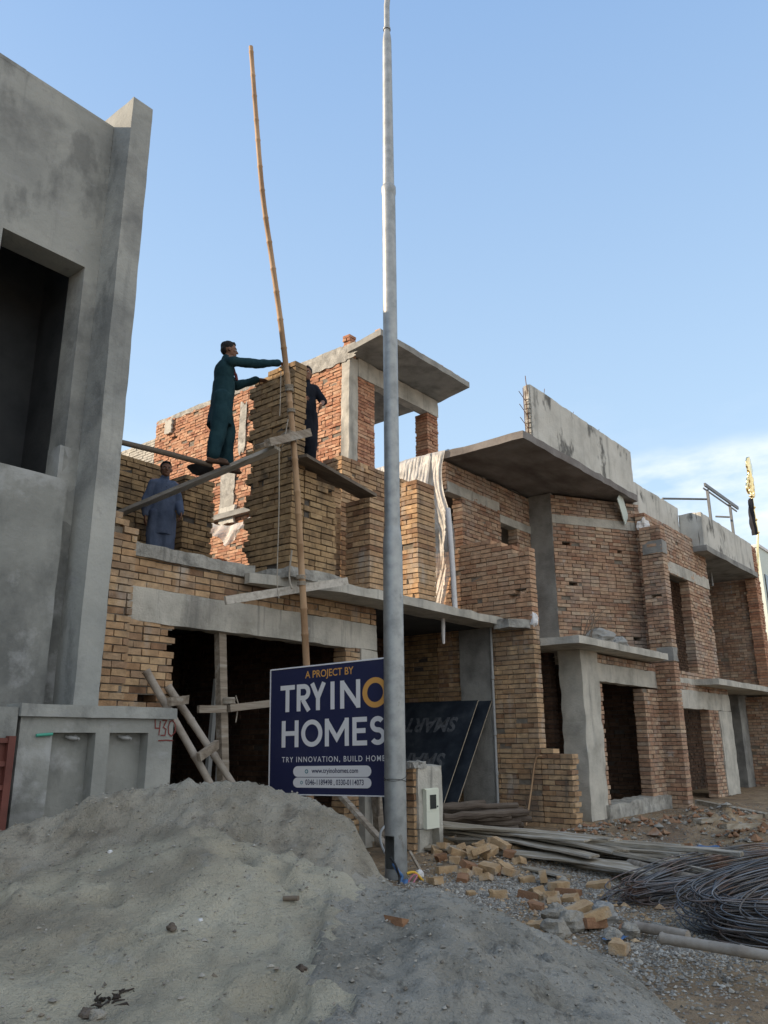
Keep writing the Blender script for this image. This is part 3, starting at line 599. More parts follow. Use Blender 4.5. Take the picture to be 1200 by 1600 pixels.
# upper floor: recess with two windows, wing face, angled wall
RY = 8.45; AX, AY = 15.8, 7.9
RZ = 6.78
w1x0, w1x1 = X2+.0, at_y(722, 830, RY)[0]; 
q0 = at_y(706, 800, RY)[0]; q1 = at_y(722, 800, RY)[0]; q2 = at_y(784, 840, RY)[0]; q3 = at_y(808, 840, RY)[0]
wz = at_y(800, 822, RY)[2]
bwall('recess_wall', h2, (X2-.25, RY, Z1), 0, AX-X2+.25, RZ-Z1, .23, mats=('brick_p', 'mortar'), seed=67,
      openings=[(q0-.35-X2+.25, q1-X2+.25, 1.0, wz-Z1+.22), (q2-X2+.25, q3-X2+.25, 1.0, wz-Z1)])
block('lintel_band', h2, 'conc', X2-.2, q2-.05, RY-.012, RY+.2, wz+.2, wz+.42, amp=.004, seed=25)
block('lintel_band', h2, 'conc', q2-.04, AX-.003, RY-.014, RY+.2, wz-.02, wz+.16, amp=.004, seed=26)
mb = MB(); mb.box(X2-.2, 18, 10.9, 11.1, Z1, RZ); mb.build('dark_room_wall', M['inner'], h2)
block('wing_face', h2, 'conc_dark', AX, AX+.12, AY+.005, RY+.2, Z1, RZ, amp=.006, seed=27)
AL = 2.44; AA = R(-30)
z_l = at_y(868, 806, AY)[2]
bwall('angled_wall', h2, (AX+.005, AY, Z1), AA, AL, RZ-Z1, .23, mats=('brick_p', 'mortar'), seed=68, holes=[(.42, z_l-.62-Z1), (.38, z_l-1.55-Z1), (1.75, z_l-.72-Z1), (1.95, z_l-1.75-Z1), (2.0, .45)], openings=[(-1, 9, z_l-.19-Z1, z_l-.0-Z1)])
mb = MB(); mb.box(0.0, AL, -.012, .22, z_l-.20, z_l+.0); mb.build('lintel_band', M['conc'], h2, (AX+.005, AY, 0), (0, 0, AA))
mb = MB(); 
ps = [(AX+.0, AY+.01), (AX+AL*math.cos(AA), AY+AL*math.sin(AA)+.03), (AX+AL*math.cos(AA)+.05, 9), (AX, 9)]
mb.prism([(x, y+.28) for x, y in ps], Z1+.01, RZ-.01); mb.build('wing_core', M['conc_dark'], h2)
SL = 6.80
mb = MB()
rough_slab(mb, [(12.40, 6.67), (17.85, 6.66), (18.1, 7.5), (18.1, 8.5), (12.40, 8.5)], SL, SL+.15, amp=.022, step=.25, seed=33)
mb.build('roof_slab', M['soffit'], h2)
mb = MB(); mb.box(12.45, 18.08, 8.51, 20, SL+.002, SL+.14)
mb.build('rear_roof_slab', M['conc_dark'], h2)
zpar = at_y(830, 603, 6.74)[2]; xp0 = at_y(829, 640, 6.74)[0]
block('parapet', h2, 'parapet', xp0, 17.86, 6.72, 6.86, SL+.145, zpar, amp=.008, seed=34)
mb = MB(); mb.box(xp0-.02, xp0-.004, 6.74, 6.85, SL+.15, zpar-.01, 0, .01)
for k in range(9): mb.box(xp0-.05, xp0-.002, 6.735, 6.84, SL+.16+k*.1, SL+.24+k*.1, 0, .008)
mb.build('parapet_end_brick', M['conc_rough'], h2)
mb = MB()
for k, (px, ln) in enumerate([(820, .95), (824, .9), (827, 1.25)]):
    q = at_y(px, 668, 6.8); mb.tube([(q[0], 6.78+.02*k, SL+.1), (q[0]-.02+.03*k, 6.78, SL+.5), (q[0]-.02-.03*k, 6.78, SL+.2+ln)], .008, seg=5)
for k in range(3): z = SL+.38+k*.27; mb.tube([(xp0-.32, 6.8, z+.12), (xp0+.0, 6.79, z-.05)], .007, seg=5)
for k in range(3): q = 13.6+k*1.3; mb.tube([(q, 6.8, zpar-.02), (q+.06, 6.8, zpar+.12+.08*(k == 0))], .006, seg=5)
mb.build('starter_bar', M['rust'], h2)
hp = MB(); a = at_y(960, 783, 6.9); b = at_y(975, 812, 6.9)
hp.bar((a[0], 6.78, SL), (b[0]+.05, 6.86, b[2]-.02), .35, .02, up=(0, 1, 0)); 
hp.build('hanging_board', M['pale'], h2)
# party wall of house 2 (sunlit) and stair tower
TY = 11.2; TZ = .80*TY+1.4
def rtop(u): return 7.0-3.0+TZ-4.0 if True else 0
bwall('stair_tower_side_wall', h2, (12.62, 18.75, 3.4), R(-90), 18.75-TY-.25, TZ-3.4, .23, mats=('brick_r', 'mortar'), seed=71, jit=.008, rough=.16, skip=lambda u, z: nz((u*2.3, z*3.1, 4)) > .62 and nz((u*9, z*12, 2)) > .1)
block('concrete_column', h2, 'conc', 12.60, 12.92, TY, TY+.24, 3.4, TZ-.32, amp=.012, seed=41)
bwall('column_top_brick', h2, (12.62, TY+.23, TZ-.3), R(-90), .22, .6, .23, mats=('brick_r', 'brick_r'), seed=77)
block('ring_beam', h2, 'conc_rough', 12.61, 12.66, TY+.3, 18.7, TZ-.12, TZ+.02, amp=.012, seed=44)
tx1 = 1.445*TY
tb = .6*TY+1.4
bwall('stair_tower_pier', h2, (12.93, TY+.02, 5.5), 0, .62, TZ-5.5-.72, .23, mats=('brick_r', 'mortar'), seed=72)
bwall('stair_tower_pier', h2, (tx1-.48, TY+.02, 5.5), 0, .48, TZ-5.5-.72, .40, mats=('brick_r', 'mortar'), seed=73)
block('ring_beam', h2, 'conc', 12.925, tx1, TY-.01, TY+.25, TZ-.72, TZ-.26, amp=.008, seed=42)
bwall('stair_tower_inner_wall', h2, (13.2, 13.6, 5.5), 0, 1.3, TZ-5.5-.3, .23, mats=('brick_r', 'mortar'), seed=74)
mb = MB(); 
rough_slab(mb, [(12.40, TY-1.12), (16.02, TY-1.12), (16.3, TY), (16.4, 14.2), (12.75, 14.2), (12.75, TY+.25), (12.55, TY)], TZ-.24, TZ-.09, amp=.015, step=.3, seed=43)
mb.build('stair_tower_roof', M['conc_dark'], h2)
mb = MB()
for k in range(24): x = 12.45+k*.147; mb.box(x, x+.13, TY-1.05, TY-.9, TZ-.08, TZ-.03+random.uniform(-.015, .01), 0, .008)
mb.build('roof_edge_brick', M['brick_r'], h2)
mb = MB()
def patch(px, py, sx, sz, th, mt, name, sd):
    q = at_x(px, py, 12.6); rr = random.Random(sd); mb = MB(); out = []
    for k in range(40):
        t = 2*math.pi*k/40; c_, s_ = math.cos(t), math.sin(t); e = 1/max(abs(c_), abs(s_))**.85*rr.uniform(.82, 1.05)
        out.append((q[1]+sx*c_*e, q[2]+sz*s_*e))
    n = len(out); vs = [(12.60, a, b) for a, b in out]+[(12.60-th, a, b) for a, b in out]
    mb.add(vs, [tuple(range(n)), tuple(range(2*n-1, n-1, -1))]+[(i, (i+1) % n, n+(i+1) % n, n+i) for i in range(n)]); mb.build(name, M[mt], h2)
patch(265, 668, .17, .23, .06, 'conc', 'cement_slab', 1); patch(357, 806, .30, .24, .07, 'parapet', 'white_panel', 2)
patch(355, 765, .30, .75, .012, 'conc_rough', 'plaster_patch', 3); patch(379, 668, .14, .75, .012, 'conc_rough', 'plaster_patch', 4); patch(520, 560, .8, .22, .012, 'conc_rough', 'plaster_patch', 5)
bwall('rear_side_wall', h2, (12.62, 21.5, 3.4), R(-90), 2.74, TZ-3.4-.5, .23, mats=('conc', 'conc'), seed=75)

# ------------------------------------------------------------------ house 3
h3 = thing('brick_house', 'farther brick house with a mouldy grey roof parapet and a deep balcony', 'house', (20., 7., 0), 'row of unfinished houses')
Y3 = 6.05; x30 = 17.42
zpt = at_y(1040, 826, Y3)[2]
bwall('front_pier', h3, (x30+.30, Y3, 0), R(90), .50, zpt, .30, mats=('brick_p', 'mortar'), seed=81, holes=[(.25, zpt-1.5), (.22, 4.4)])
for a, b in ((zpt-.62, zpt-.32), (3.0, 3.3)): block('concrete_band', h3, 'conc_dark', x30-.006, x30+.306, Y3-.006, Y3+.45, a, b, amp=.004)
Yw = 6.5; 
oa, ob_ = at_y(1052, 960, Yw)[0], at_y(1081, 960, Yw)[0]; pe = at_y(1113, 960, Yw)[0]
z3 = at_y(1123, 1060, 5.95)[2]
bwall('front_wall', h3, (x30+.31, Yw, z3), 0, pe-x30-.31, 6.5-z3, .23, mats=('brick_p', 'mortar'), seed=82, openings=[(oa-x30-.5, ob_-x30-.31, .12, at_y(1070, 905, Yw)[2]-z3)])
block('lintel_band', h3, 'conc', oa-.4, pe+.01, Yw-.012, Yw+.2, at_y(1070, 905, Yw)[2], at_y(1070, 888, Yw)[2], amp=.006, seed=51)
g0 = at_y(1072, 1150, Yw)[0]; g1_ = at_y(1112, 1150, Yw)[0]; g2 = at_y(1127, 1150, Yw)[0]; g3 = at_y(1146, 1150, Yw)[0]
zl3 = at_y(1090, 1108, Yw)[2]; zl4 = at_y(1090, 1080, Yw)[2]
bwall('door_jamb', h3, (x30+.31, Yw, 0), 0, g0-x30-.31, zl3, .23, mats=('brick_p', 'mortar'), seed=83)
bwall('door_jamb', h3, (g1_, Yw, 0), 0, g2-g1_, zl3, .23, mats=('brick_p', 'mortar'), seed=183)
block('lintel', h3, 'conc', x30+.4, g3, Yw-.012, Yw+.23, zl3, zl4, amp=.006, seed=52)
bwall('brick_band', h3, (x30+.31, Yw, zl4+.003), 0, g3-x30-.31, z3-zl4-.14, .23, mats=('brick_p', 'mortar'), seed=84)
block('concrete_column', h3, 'conc', g2+.003, g3, Yw-.02, Yw+.42, 0, zl3-.003, amp=.01, seed=53)
mb = MB(); b0 = at_y(1123, 1060, 5.95)
rough_slab(mb, [(b0[0], 5.95), (27., 5.95), (27., 8.6), (x30+.4, 8.6), (x30+.4, Yw+.01), (b0[0]-.1, Yw+.0)], z3-.14, z3, amp=.015, step=.4, seed=53)
mb.build('balcony_slab', M['conc'], h3)
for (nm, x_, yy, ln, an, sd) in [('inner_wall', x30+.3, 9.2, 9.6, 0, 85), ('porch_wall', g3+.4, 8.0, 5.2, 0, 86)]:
    bwall(nm, h3, (x_, yy, 0), an, ln, z3-.15, .23, mats=('brick_shaded', 'mortar_dark'), seed=sd, bl=.23)
pc = at_y(1170, 1170, 7.0)
block('concrete_column', h3, 'conc_dark', pc[0]-.45, pc[0]+.45, 7.0, 7.3, 0, z3-.145, amp=.01, seed=54)
bwall('porch_side_wall', h3, (26.2, 6.3, 0), R(90), 2.2, z3-.15, .23, mats=('brick_p', 'mortar'), seed=87)
bwall('porch_side_wall', h3, (pc[0]+2.0, 6.4, 0), R(90), 1.6, z3-.15, .23, mats=('brick_p', 'mortar'), seed=88)
bwall('balcony_back_wall', h3, (pe-.2, 8.3, z3), 0, 6., at_y(1102, 853, 6.15)[2]-.1-z3, .23, mats=('brick_shaded', 'mortar_dark'), seed=89)

bx = at_y(1172, 1000, 6.7)
bwall('balcony_pier', h3, (bx[0], 6.7, z3), R(90), .5, 2.5, .23, mats=('brick_p', 'mortar'), seed=90)
bwall('balcony_side_wall', h3, (26.2, 6.3, z3), R(90), 2.2, 3.38, .23, mats=('brick_p', 'mortar'), seed=91)
mb = MB(); mb.box(x30+.3, 31, 11., 11.2, 0, z3-.15); mb.box(x30+.3, 31, 10.5, 10.7, z3, 7); mb.box(26.5, 26.7, 6.4, 11, 0, z3-.15); mb.box(26.45, 26.65, 6.6, 10.5, z3, 7); mb.box(x30+.3, 27, 8.6, 11, z3-.14, z3-.002); mb.build('rear_wall', M['inner'], h3)
# roof slabs and parapets
xs1 = 3.114*6.8; xs2 = 3.403*6.2; xs3 = 4.163*6.2
za = .881*6.8+1.4; zb = .931*6.2+1.4; zs = at_y(1102, 853, 6.15)[2]
block('parapet', h3, 'parapet', 17.90, xs2, 6.80, 6.93, 6.45, za, amp=.01, seed=61)
block('parapet', h3, 'parapet', xs2-.02, xs3, 6.20, 6.32, zs+.05, zb, amp=.008, seed=62)
block('parapet_return', h3, 'parapet', xs2-.02, xs2+.11, 6.325, 6.80, zs+.05, zb+.02, amp=.01, seed=63)
mb = MB(); rough_slab(mb, [(xs2-.05, 6.14), (xs3+.1, 6.14), (xs3+.1, 10.6), (x30+.3, 10.6), (x30+.3, 6.94), (xs2-.05, 6.94)], zs-.1, zs+.05, amp=.015, step=.4, seed=64)
mb.build('roof_slab', M['conc_dark'], h3)
bwall('upper_band', h3, (x30+.31, Yw, 6.0), 0, pe-x30-.31, zs-6.1 if zs > 6.2 else .1, .23, mats=('brick_p', 'mortar'), seed=92)
mb = MB(); 
for px, py in ((1138, 885), (1112, 905)): q = at_y(px, py, 7.); mb.tube([(q[0], 7., zs-.1), (q[0]+.02, 7., zs-.5)], .03, seg=6)
mb.build('hanging_pipe', M['pvc'], h3)
bwall('end_wall', h3, (xs3+.02, 6.22, z3), 0, .55, zb-z3, .3, mats=('brick_r', 'mortar'), seed=93)
rl = thing('roof_railing', 'unfinished grey steel railing frame standing on the far roof', 'railing', (22, 6.4, zb))
mb = MB(); ry = 6.5
t0 = at_y(1101, 757, ry); t1 = at_y(1153, 794, ry); u0 = at_y(1105, 765, ry); u1 = at_y(1140, 787, ry)
mb.bar(t0, t1, .05, .10); mb.bar(t0+np.array([0, .05, -.1]), t1+np.array([0, .05, -.1]), .03, .04); mb.build('top_rail', M['steel'], rl)
for q in (u0, u1): mb = MB(); mb.bar((q[0], ry, zb-.5), (q[0], ry, q[2]), .07, .07, up=(0, 1, 0)); mb.build('post', M['steel'], rl)
mb = MB(); a = at_y(1035, 779, 7.2); b = at_y(1104, 780, ry); mb.tube([a, b], .03, seg=6); a = at_y(1118, 807, 6.9); b = at_y(1140, 808, ry); mb.tube([a, b], .03, seg=6); mb.build('cross_bar', M['steel'], rl)
# pale neighbour beyond
nb_ = thing('painted_house', 'pale green painted house just visible at the right edge', 'house', (31, 8, 0))
mb = MB(); nx = at_y(1187, 870, 8.)[0]; ztn = at_y(1190, 858, 8.)[2]
mb.box(nx, nx+9, 8.0, 16, 0, ztn); mb.build('wall', M['pale'], nb_)
mb = MB(); mb.box(nx-.04, nx+9, 7.95, 16, ztn, ztn+.12); mb.build('roof_edge', M['white_cloth'], nb_)
mb = MB(); q = at_y(1198, 905, 7.95); mb.box(q[0]-.1, q[0]+1.4, 7.96, 8.0, q[2]-1., q[2]+.2); mb.build('window', M['glass_dark'], nb_)

# ------------------------------------------------------------------ street lamp pole
PX, PY = 7.10, 5.60
lp = thing('street_lamp', 'tall galvanised steel lamp pole with a cable hatch at its foot', 'lamp post', (PX, PY, 0))
mb = MB(); seg = 24
prof = [(0, .120), (.10, .120), (.42, .119), (.5, .119), (3.58, .114), (3.66, .110), (3.80, .093)]
vs = []; 
for z, r in prof:
    for k in range(seg): t = 2*math.pi*k/seg; vs.append((PX+r*math.cos(t)-.012*z/3.8*1.2, PY+r*math.sin(t), z))
fs = []
ca = math.atan2(-PY, -PX)-.62   # hatch direction: towards the street, on the left of the pole
for i in range(len(prof)-1):
    for k in range(seg):
        t = 2*math.pi*(k+.5)/seg; dd = (t-ca+math.pi) % (2*math.pi)-math.pi
        if i == 1 and abs(dd) < .48: continue
        fs.append((i*seg+k, i*seg+(k+1) % seg, (i+1)*seg+(k+1) % seg, (i+1)*seg+k))
mb.add(vs, fs, 0, True)
px2 = PX-.014
mb.tube([(px2, PY, 3.78), (px2-.02, PY, 8.40)], [.093, .089], seg=24, cap=False)
mb.tube([(px2-.02, PY, 8.36), (px2-.02, PY, 8.42), (px2-.021, PY, 8.50), (px2-.022, PY, 8.54)], [.086, .098, .098, .076], seg=24, cap=False)
mb.tube([(px2-.022, PY, 8.5), (px2-.03, PY, 10.93), (px2-.03, PY, 11.0), (px2-.03, PY, 11.12)], [.078, .063, .060, .045], seg=24)
mb.build('pole_shaft', M['galv'], lp)
mb = MB(); mb.tube([(px2-.03, PY, 11.05), (px2-.03, PY, 11.6), (px2-.015, PY-.02, 11.9), (px2+.12, PY-.16, 12.3), (px2+.4, PY-.5, 12.6), (px2+.75, PY-.9, 12.72)], .042, seg=14)
mb.tube([(px2-.03, PY, 11.16), (px2-.03, PY, 11.19)], .054, seg=14); mb.build('lamp_arm', M['galv'], lp)
mb = MB(); a = Vector((px2+.72, PY-.86, 12.72)); d = Vector((.62, -.75, .05)); mb.tube([a, a+d*.12, a+d*.45, a+d*.62], [.05, .10, .11, .03], seg=14); mb.build('lamp_head', M['steel'], lp)
mb = MB()
for z, dz in ((1.0, .03), (.97, -.02)):
    pts = [(PX-.004+.122*math.cos(t), PY+.122*math.sin(t), z+dz*math.sin(t*1.3)) for t in np.linspace(0, 2*math.pi, 28)[:-1]]
    mb.tube(pts, .003, seg=5, closed=True)
mb.build('tie_wire', M['iron'], lp)

# ------------------------------------------------------------------ sign board tied to the pole
def axis_depth(p): return float((np.array(p)-CPOS) @ FW)
D0 = axis_depth((PX, PY, 1.4))+.16; D1 = D0*1.085
TLp = at_d(424, 1048, D1); BLp = at_d(421, 1240, D1); TRp = at_d(617, 1027.5, D0); BRp = at_d(620, 1243.5, D0); 
uxv = Vector(TRp-TLp); Wd = uxv.length; ux = uxv.normalized()
uyv = Vector(TLp-BLp); Hs = uyv.length; uy = (uyv-ux*uyv.dot(ux)).normalized(); nn = ux.cross(uy).normalized()
if nn.dot(Vector(-FW)) < 0: nn = -nn
BL = Vector(BLp)
sg = thing('sign_board', 'navy blue building company board with white and orange lettering tied to the lamp pole', 'sign', BL)
def sp(u, v, l=0.): return Vector(BLp*(1-u)*(1-v)+BRp*u*(1-v)+TLp*(1-u)*v+TRp*u*v) + nn*l   # vinyl on a slightly twisted frame
mb = MB()
def panel(mb, u0, u1, v0, v1, l0, l1, mi=0):
    vs = [sp(u, v, l) for l in (l0, l1) for u, v in ((u0, v0), (u1, v0), (u1, v1), (u0, v1))]
    mb.add(vs, [(3, 2, 1, 0), (4, 5, 6, 7), (0, 1, 5, 4), (1, 2, 6, 5), (2, 3, 7, 6), (3, 0, 4, 7)], mi)
for l in (-.02, 0): mb.grid([[sp(i/24, j/24, l) for i in range(25)] for j in range(25)])
mb.build('panel', M['navy'], sg)
mb = MB(); e = .008
panel(mb, -e, 1+e, -e, 0, -.024, .006); panel(mb, -e, 1+e, 1, 1+e, -.024, .006); panel(mb, -e, 0, 0, 1, -.024, .006); panel(mb, 1, 1+e, 0, 1, -.024, .006)
mb.build('frame', M['white'], sg)
mb = MB()
for u in (.15, .85): 
    mb.bar(sp(u, -.16, -.04), sp(u, 1, -.04), .03, .03, up=nn)
mb.build('backing_batten', M['wood_dark'], sg)
def arc(cx, cy, rx, ry, a0, a1, n=18): return [(cx+rx*math.cos(R(a0+(a1-a0)*i/n)), cy+ry*math.sin(R(a0+(a1-a0)*i/n))) for i in range(n+1)]
def glyph(ch, x0, x1, y0, y1, wd):
    """capital letter as pen strokes in a box; wd pen width (in height units)"""
    h = wd/2; m = lambda a, b: (x0+a*(x1-x0), y0+b*(y1-y0)); hx = h/((x1-x0)); hy = h/((y1-y0))
    l, r, b, t = hx, 1-hx, hy, 1-hy
    if ch == 'T': s = [[(0, t), (1, t)], [(.5, 1-2*hy), (.5, 0)]]
    elif ch == 'I': s = [[(.5, 0), (.5, 1)]]
    elif ch == 'H': s = [[(l, 0), (l, 1)], [(r, 0), (r, 1)], [(2*hx, .52), (1-2*hx, .52)]]
    elif ch == 'N': s = [[(l, 0), (l, 1)], [(r, 0), (r, 1)], [(l*.9, 1-hy*.6), (r+l*.1, hy*.6)]]
    elif ch == 'M': s = [[(l, 0), (l, 1)], [(r, 0), (r, 1)], [(l*.9, 1-hy*.8), (.5, .28), (1-l*.9, 1-hy*.8)]]
    elif ch == 'E': s = [[(l, 0), (l, 1)], [(2*hx, t), (1, t)], [(2*hx, .52), (.9, .52)], [(2*hx, b), (1, b)]]
    elif ch == 'Y': s = [[(hx*.9, 1), (.5, .45)], [(1-hx*.9, 1), (.5, .45)], [(.5, .5), (.5, 0)]]
    elif ch == 'R': s = [[(l, 0), (l, 1)], [(2*hx, t)]+arc(.52, .70, .48-hx, .30-hy, 90, -90)+[(2*hx, .40+hy)], [(.45, .42), (.90, 0)]]
    elif ch == 'O': s = [arc(.5, .5, .5-hx, .5-hy, 0, 360, 40)]
    elif ch == 'S': r1 = (1-hy-.525)/2; r2 = (.525-hy)/2; s = [arc(.5, .525+r1, .47-hx, r1, 35, 268, 20)+arc(.5, hy+r2, .5-hx, r2, 88, -148, 20)]
    elif ch == 'A': s = [[(hx*.9, 0), (.5, 1-hy)], [(1-hx*.9, 0), (.5, 1-hy)], [(.25, .3), (.75, .3)]]
    return [[m(a, b_) for a, b_ in q] for q in s]
ASP = Wd/Hs
def word(letters, mats_, wd, v0, v1, name):
    mb = MB()
    for i, (ch, u0, u1) in enumerate(letters):
        st = glyph(ch, u0*ASP, u1*ASP, v0, v1, wd)
        strokes(mb, st, lambda a, b, l: sp(a/ASP, b, .0015+l), wd)
    return mb.build(name, mats_, sg)
TB = [('T', .083, .205), ('R', .222, .335), ('Y', .335, .462), ('I', .487, .545), ('N', .577, .735)]
word(TB, M['white'], .037, .655, .868, 'lettering')
word([('O', .752, .945)], M['orange'], .041, .648, .872, 'lettering')
word([('H', .098, .24), ('O', .262, .435), ('M', .455, .645), ('E', .672, .785), ('S', .805, .925)], M['white'], .037, .372, .585, 'lettering')
def flat_text(s, u0, u1, v0, v1, mt, name='lettering', lift=.0025, bold=.0, rot=False, mp=None, parent=None, spacing=1.):
    cu = bpy.data.curves.new('t', 'FONT'); cu.body = s; cu.size = 1; cu.offset = bold; cu.resolution_u = 4; cu.space_character = spacing
    to = bpy.data.objects.new('t', cu); COL.objects.link(to); dg = bpy.context.evaluated_depsgraph_get()
    me = bpy.data.meshes.new_from_object(to.evaluated_get(dg)); bpy.data.objects.remove(to)
    X = [v.co.x for v in me.vertices]; Yv = [v.co.y for v in me.vertices]
    xa, xb, ya, yb = min(X), max(X), min(Yv), max(Yv); mb = MB(); mp = mp or sp
    vs = []
    for v in me.vertices:
        a = (v.co.x-xa)/(xb-xa); b = (v.co.y-ya)/(yb-ya)
        if rot: a, b = 1-a, 1-b
        vs.append(mp(u0+(u1-u0)*a, v0+(v1-v0)*b, lift))
    mb.add(vs, [tuple(p.vertices) for p in me.polygons]); bpy.data.meshes.remove(me)
    return mb.build(name, mt, parent or sg)
flat_text('A PROJECT BY', .292, .683, .893, .968, M['orange'], bold=.012)
flat_text('TRY INNOVATION, BUILD HOMES', .103, .945, .246, .296, M['white'], spacing=1.25, bold=.004)
def pill(u0, u1, v0, v1):
    mb = MB(); r = (v1-v0)/2; ra = r/ASP
    pts = [(u1-ra+ra*math.cos(R(a)), (v0+v1)/2+r*math.sin(R(a))) for a in range(-90, 91, 12)]+[(u0+ra+ra*math.cos(R(a)), (v0+v1)/2+r*math.sin(R(a))) for a in range(90, 271, 12)]
    h_ = len(pts)//2; lo = [p for p in pts if p[1] <= (v0+v1)/2+1e-9]; 
    xs_ = sorted(set(round(p[0], 5) for p in pts)); xs_ = sorted(set(xs_+[u0+ra+(u1-u0-2*ra)*i/20 for i in range(21)]))
    def hv(u): d = max(0, (u0+ra-u)/ra, (u-u1+ra)/ra); return r*math.sqrt(max(0, 1-d*d))
    mb.grid([[sp(u, (v0+v1)/2+s*hv(u), .0025) for u in xs_] for s in (-1, 1)], 0, False); mb.build('caption_strip', M['white'], sg)
pill(.198, .815, .137, .222); pill(.198, .815, .052, .132)
flat_text('www.tryinohomes.com', .35, .715, .155, .205, M['navy'], lift=.005, bold=.012)
flat_text('0346-1189498 , 0330-0114073', .30, .757, .068, .118, M['navy'], lift=.005, bold=.012)
mb = MB()
for (u, v, r) in ((.308, .180, .016), (.268, .092, .013)):
    q = [(u+r/ASP*math.cos(t), v+r*1.1*math.sin(t)) for t in np.linspace(0, 2*math.pi, 17)[:-1]]
    mb.add([sp(a, b, .0035) for a, b in q], [tuple(range(16))])
    strokes(mb, [[((u-r*.6/ASP)*ASP, v), ((u+r*.6/ASP)*ASP, v)], [(u*ASP, v-r*.7), (u*ASP, v+r*.7)]], lambda a, b, l: sp(a/ASP, b, .004+l), .005, 1)
mb.build('caption_icon', [M['icon'], M['white']], sg)

# ------------------------------------------------------------------ bamboo mast and scaffold boards
def poly_interp(P, n):
    P = [np.array(p, float) for p in P]; t = np.concatenate([[0], np.cumsum([np.linalg.norm(b-a) for a, b in zip(P, P[1:])])])
    out = []
    for s in np.linspace(0, t[-1], n):
        i = min(len(P)-2, int(np.searchsorted(t, s, 'right')-1)); f = (s-t[i])/(t[i+1]-t[i])
        p0 = P[max(0, i-1)]; p1 = P[i]; p2 = P[i+1]; p3 = P[min(len(P)-1, i+2)]
        out.append(.5*(2*p1+(p2-p0)*f+(2*p0-5*p1+4*p2-p3)*f*f+(3*p1-p0-3*p2+p3)*f**3))
    return out
def bamboo_mesh(mb, P, r0, r1, node=.38, mi=0, seg=10):
    L_ = sum(np.linalg.norm(np.array(b)-np.array(a)) for a, b in zip(P, P[1:]))
    nn_ = int(L_/node); pts = []; rad = []
    C_ = poly_interp(P, 400); 
    def at(s): return C_[min(399, max(0, int(round(s/L_*399))))]
    ss = []; k = 0; s = 0
    while s < L_-.02:
        step = node*random.uniform(.8, 1.2)
        for d, f in ((0, 1.0), (.012, 1.17), (.03, 1.02), (.07, .97)): ss.append((min(L_, s+d), f))
        ss.append((min(L_, s+step*.5), .96)); s += step
    ss.append((L_, .98)); ss = sorted(set(ss))
    last = None
    for s, f in ss:
        i = s/L_*399; a = int(min(398, i)); p = C_[a]+(C_[a+1]-C_[a])*(i-a)
        if last is not None and np.linalg.norm(p-last) < .004: continue
        last = p; pts.append(p); rad.append((r0+(r1-r0)*s/L_)*f)
    mb.tube(pts, rad, mi, seg)
BAM = [at_y(488, 1275, 6.98), at_y(482, 1130, 7.0), at_y(477, 1000, 7.0), at_y(470, 870, 7.04), at_y(463, 750, 7.1), at_y(452, 620, 7.14), at_y(438, 500, 7.2), at_y(424, 400, 7.26), at_y(410, 300, 7.3), at_y(400, 180, 7.36), at_y(392, 73, 7.4)]
BAM[0] = BAM[0]*np.array([1, 1, 0]); mb = MB(); bamboo_mesh(mb, BAM, .048, .033); 
tag(mb.build('bamboo_mast', M['bamboo']), 'very tall slightly bent bamboo mast rising past the brick pier', 'bamboo pole')
def lashing(mb, c, d, r, n, pitch=.013, rr=.006):
    d = Vector(d).normalized(); x = d.cross(Vector((1, 0, .2))).normalized(); y = d.cross(x)
    pts = [Vector(c)+d*(pitch*t/(2*math.pi))+(x*math.cos(t)+y*math.sin(t))*r*(1+.06*math.sin(t*.37)) for t in np.linspace(0, 2*math.pi*n, n*10)]
    mb.tube(pts, rr, seg=5)
tie = at_y(461, 690, 7.08)
mb = MB(); dd = (-.04, 0, 1)
for px, py, n in ((452, 612, 7), (455, 645, 4), (470, 905, 4), (471, 915, 4)):
    lashing(mb, at_y(px, py, 7.12 if py < 800 else 7.03), dd, .052, n)
lashing(mb, tie+np.array([-.05, .05, 0]), (.2, .1, 1), .085, 9)
lashing(mb, tie+np.array([-.12, .08, .03]), (1, .2, .2), .07, 6)
q = at_y(450, 655, 7.05); q2 = at_y(440, 700, 7.1)
mb.tube([tuple(q), tuple((q+q2)/2+np.array([.02, 0, .03])), tuple(q2)], .008, seg=5)
tag(mb.build('rope_lashing', M['rope']), 'jute rope lashings binding boards to the bamboo mast', 'rope')
mb = MB(); a = at_y(436, 690, 7.02); b = at_y(433, 905, 7.05); c = at_y(436, 935, 7.0)
mb.tube(poly_interp([a, a*.5+b*.5+np.array([.015, 0, 0]), b, c], 24), .007, seg=6)
mb.tube(poly_interp([at_y(439, 580, 7.1), at_y(438, 625, 7.1), at_y(437, 650, 7.1)], 10), .006, seg=6)
mb.tube(poly_interp([at_y(456, 860, 7.1), at_y(452, 900, 7.1), at_y(456, 920, 7.05)], 10), .012, seg=6)
tag(mb.build('hanging_cord', M['rope']), 'thin plumb cord hanging down the front of the dark brick pier', 'cord')
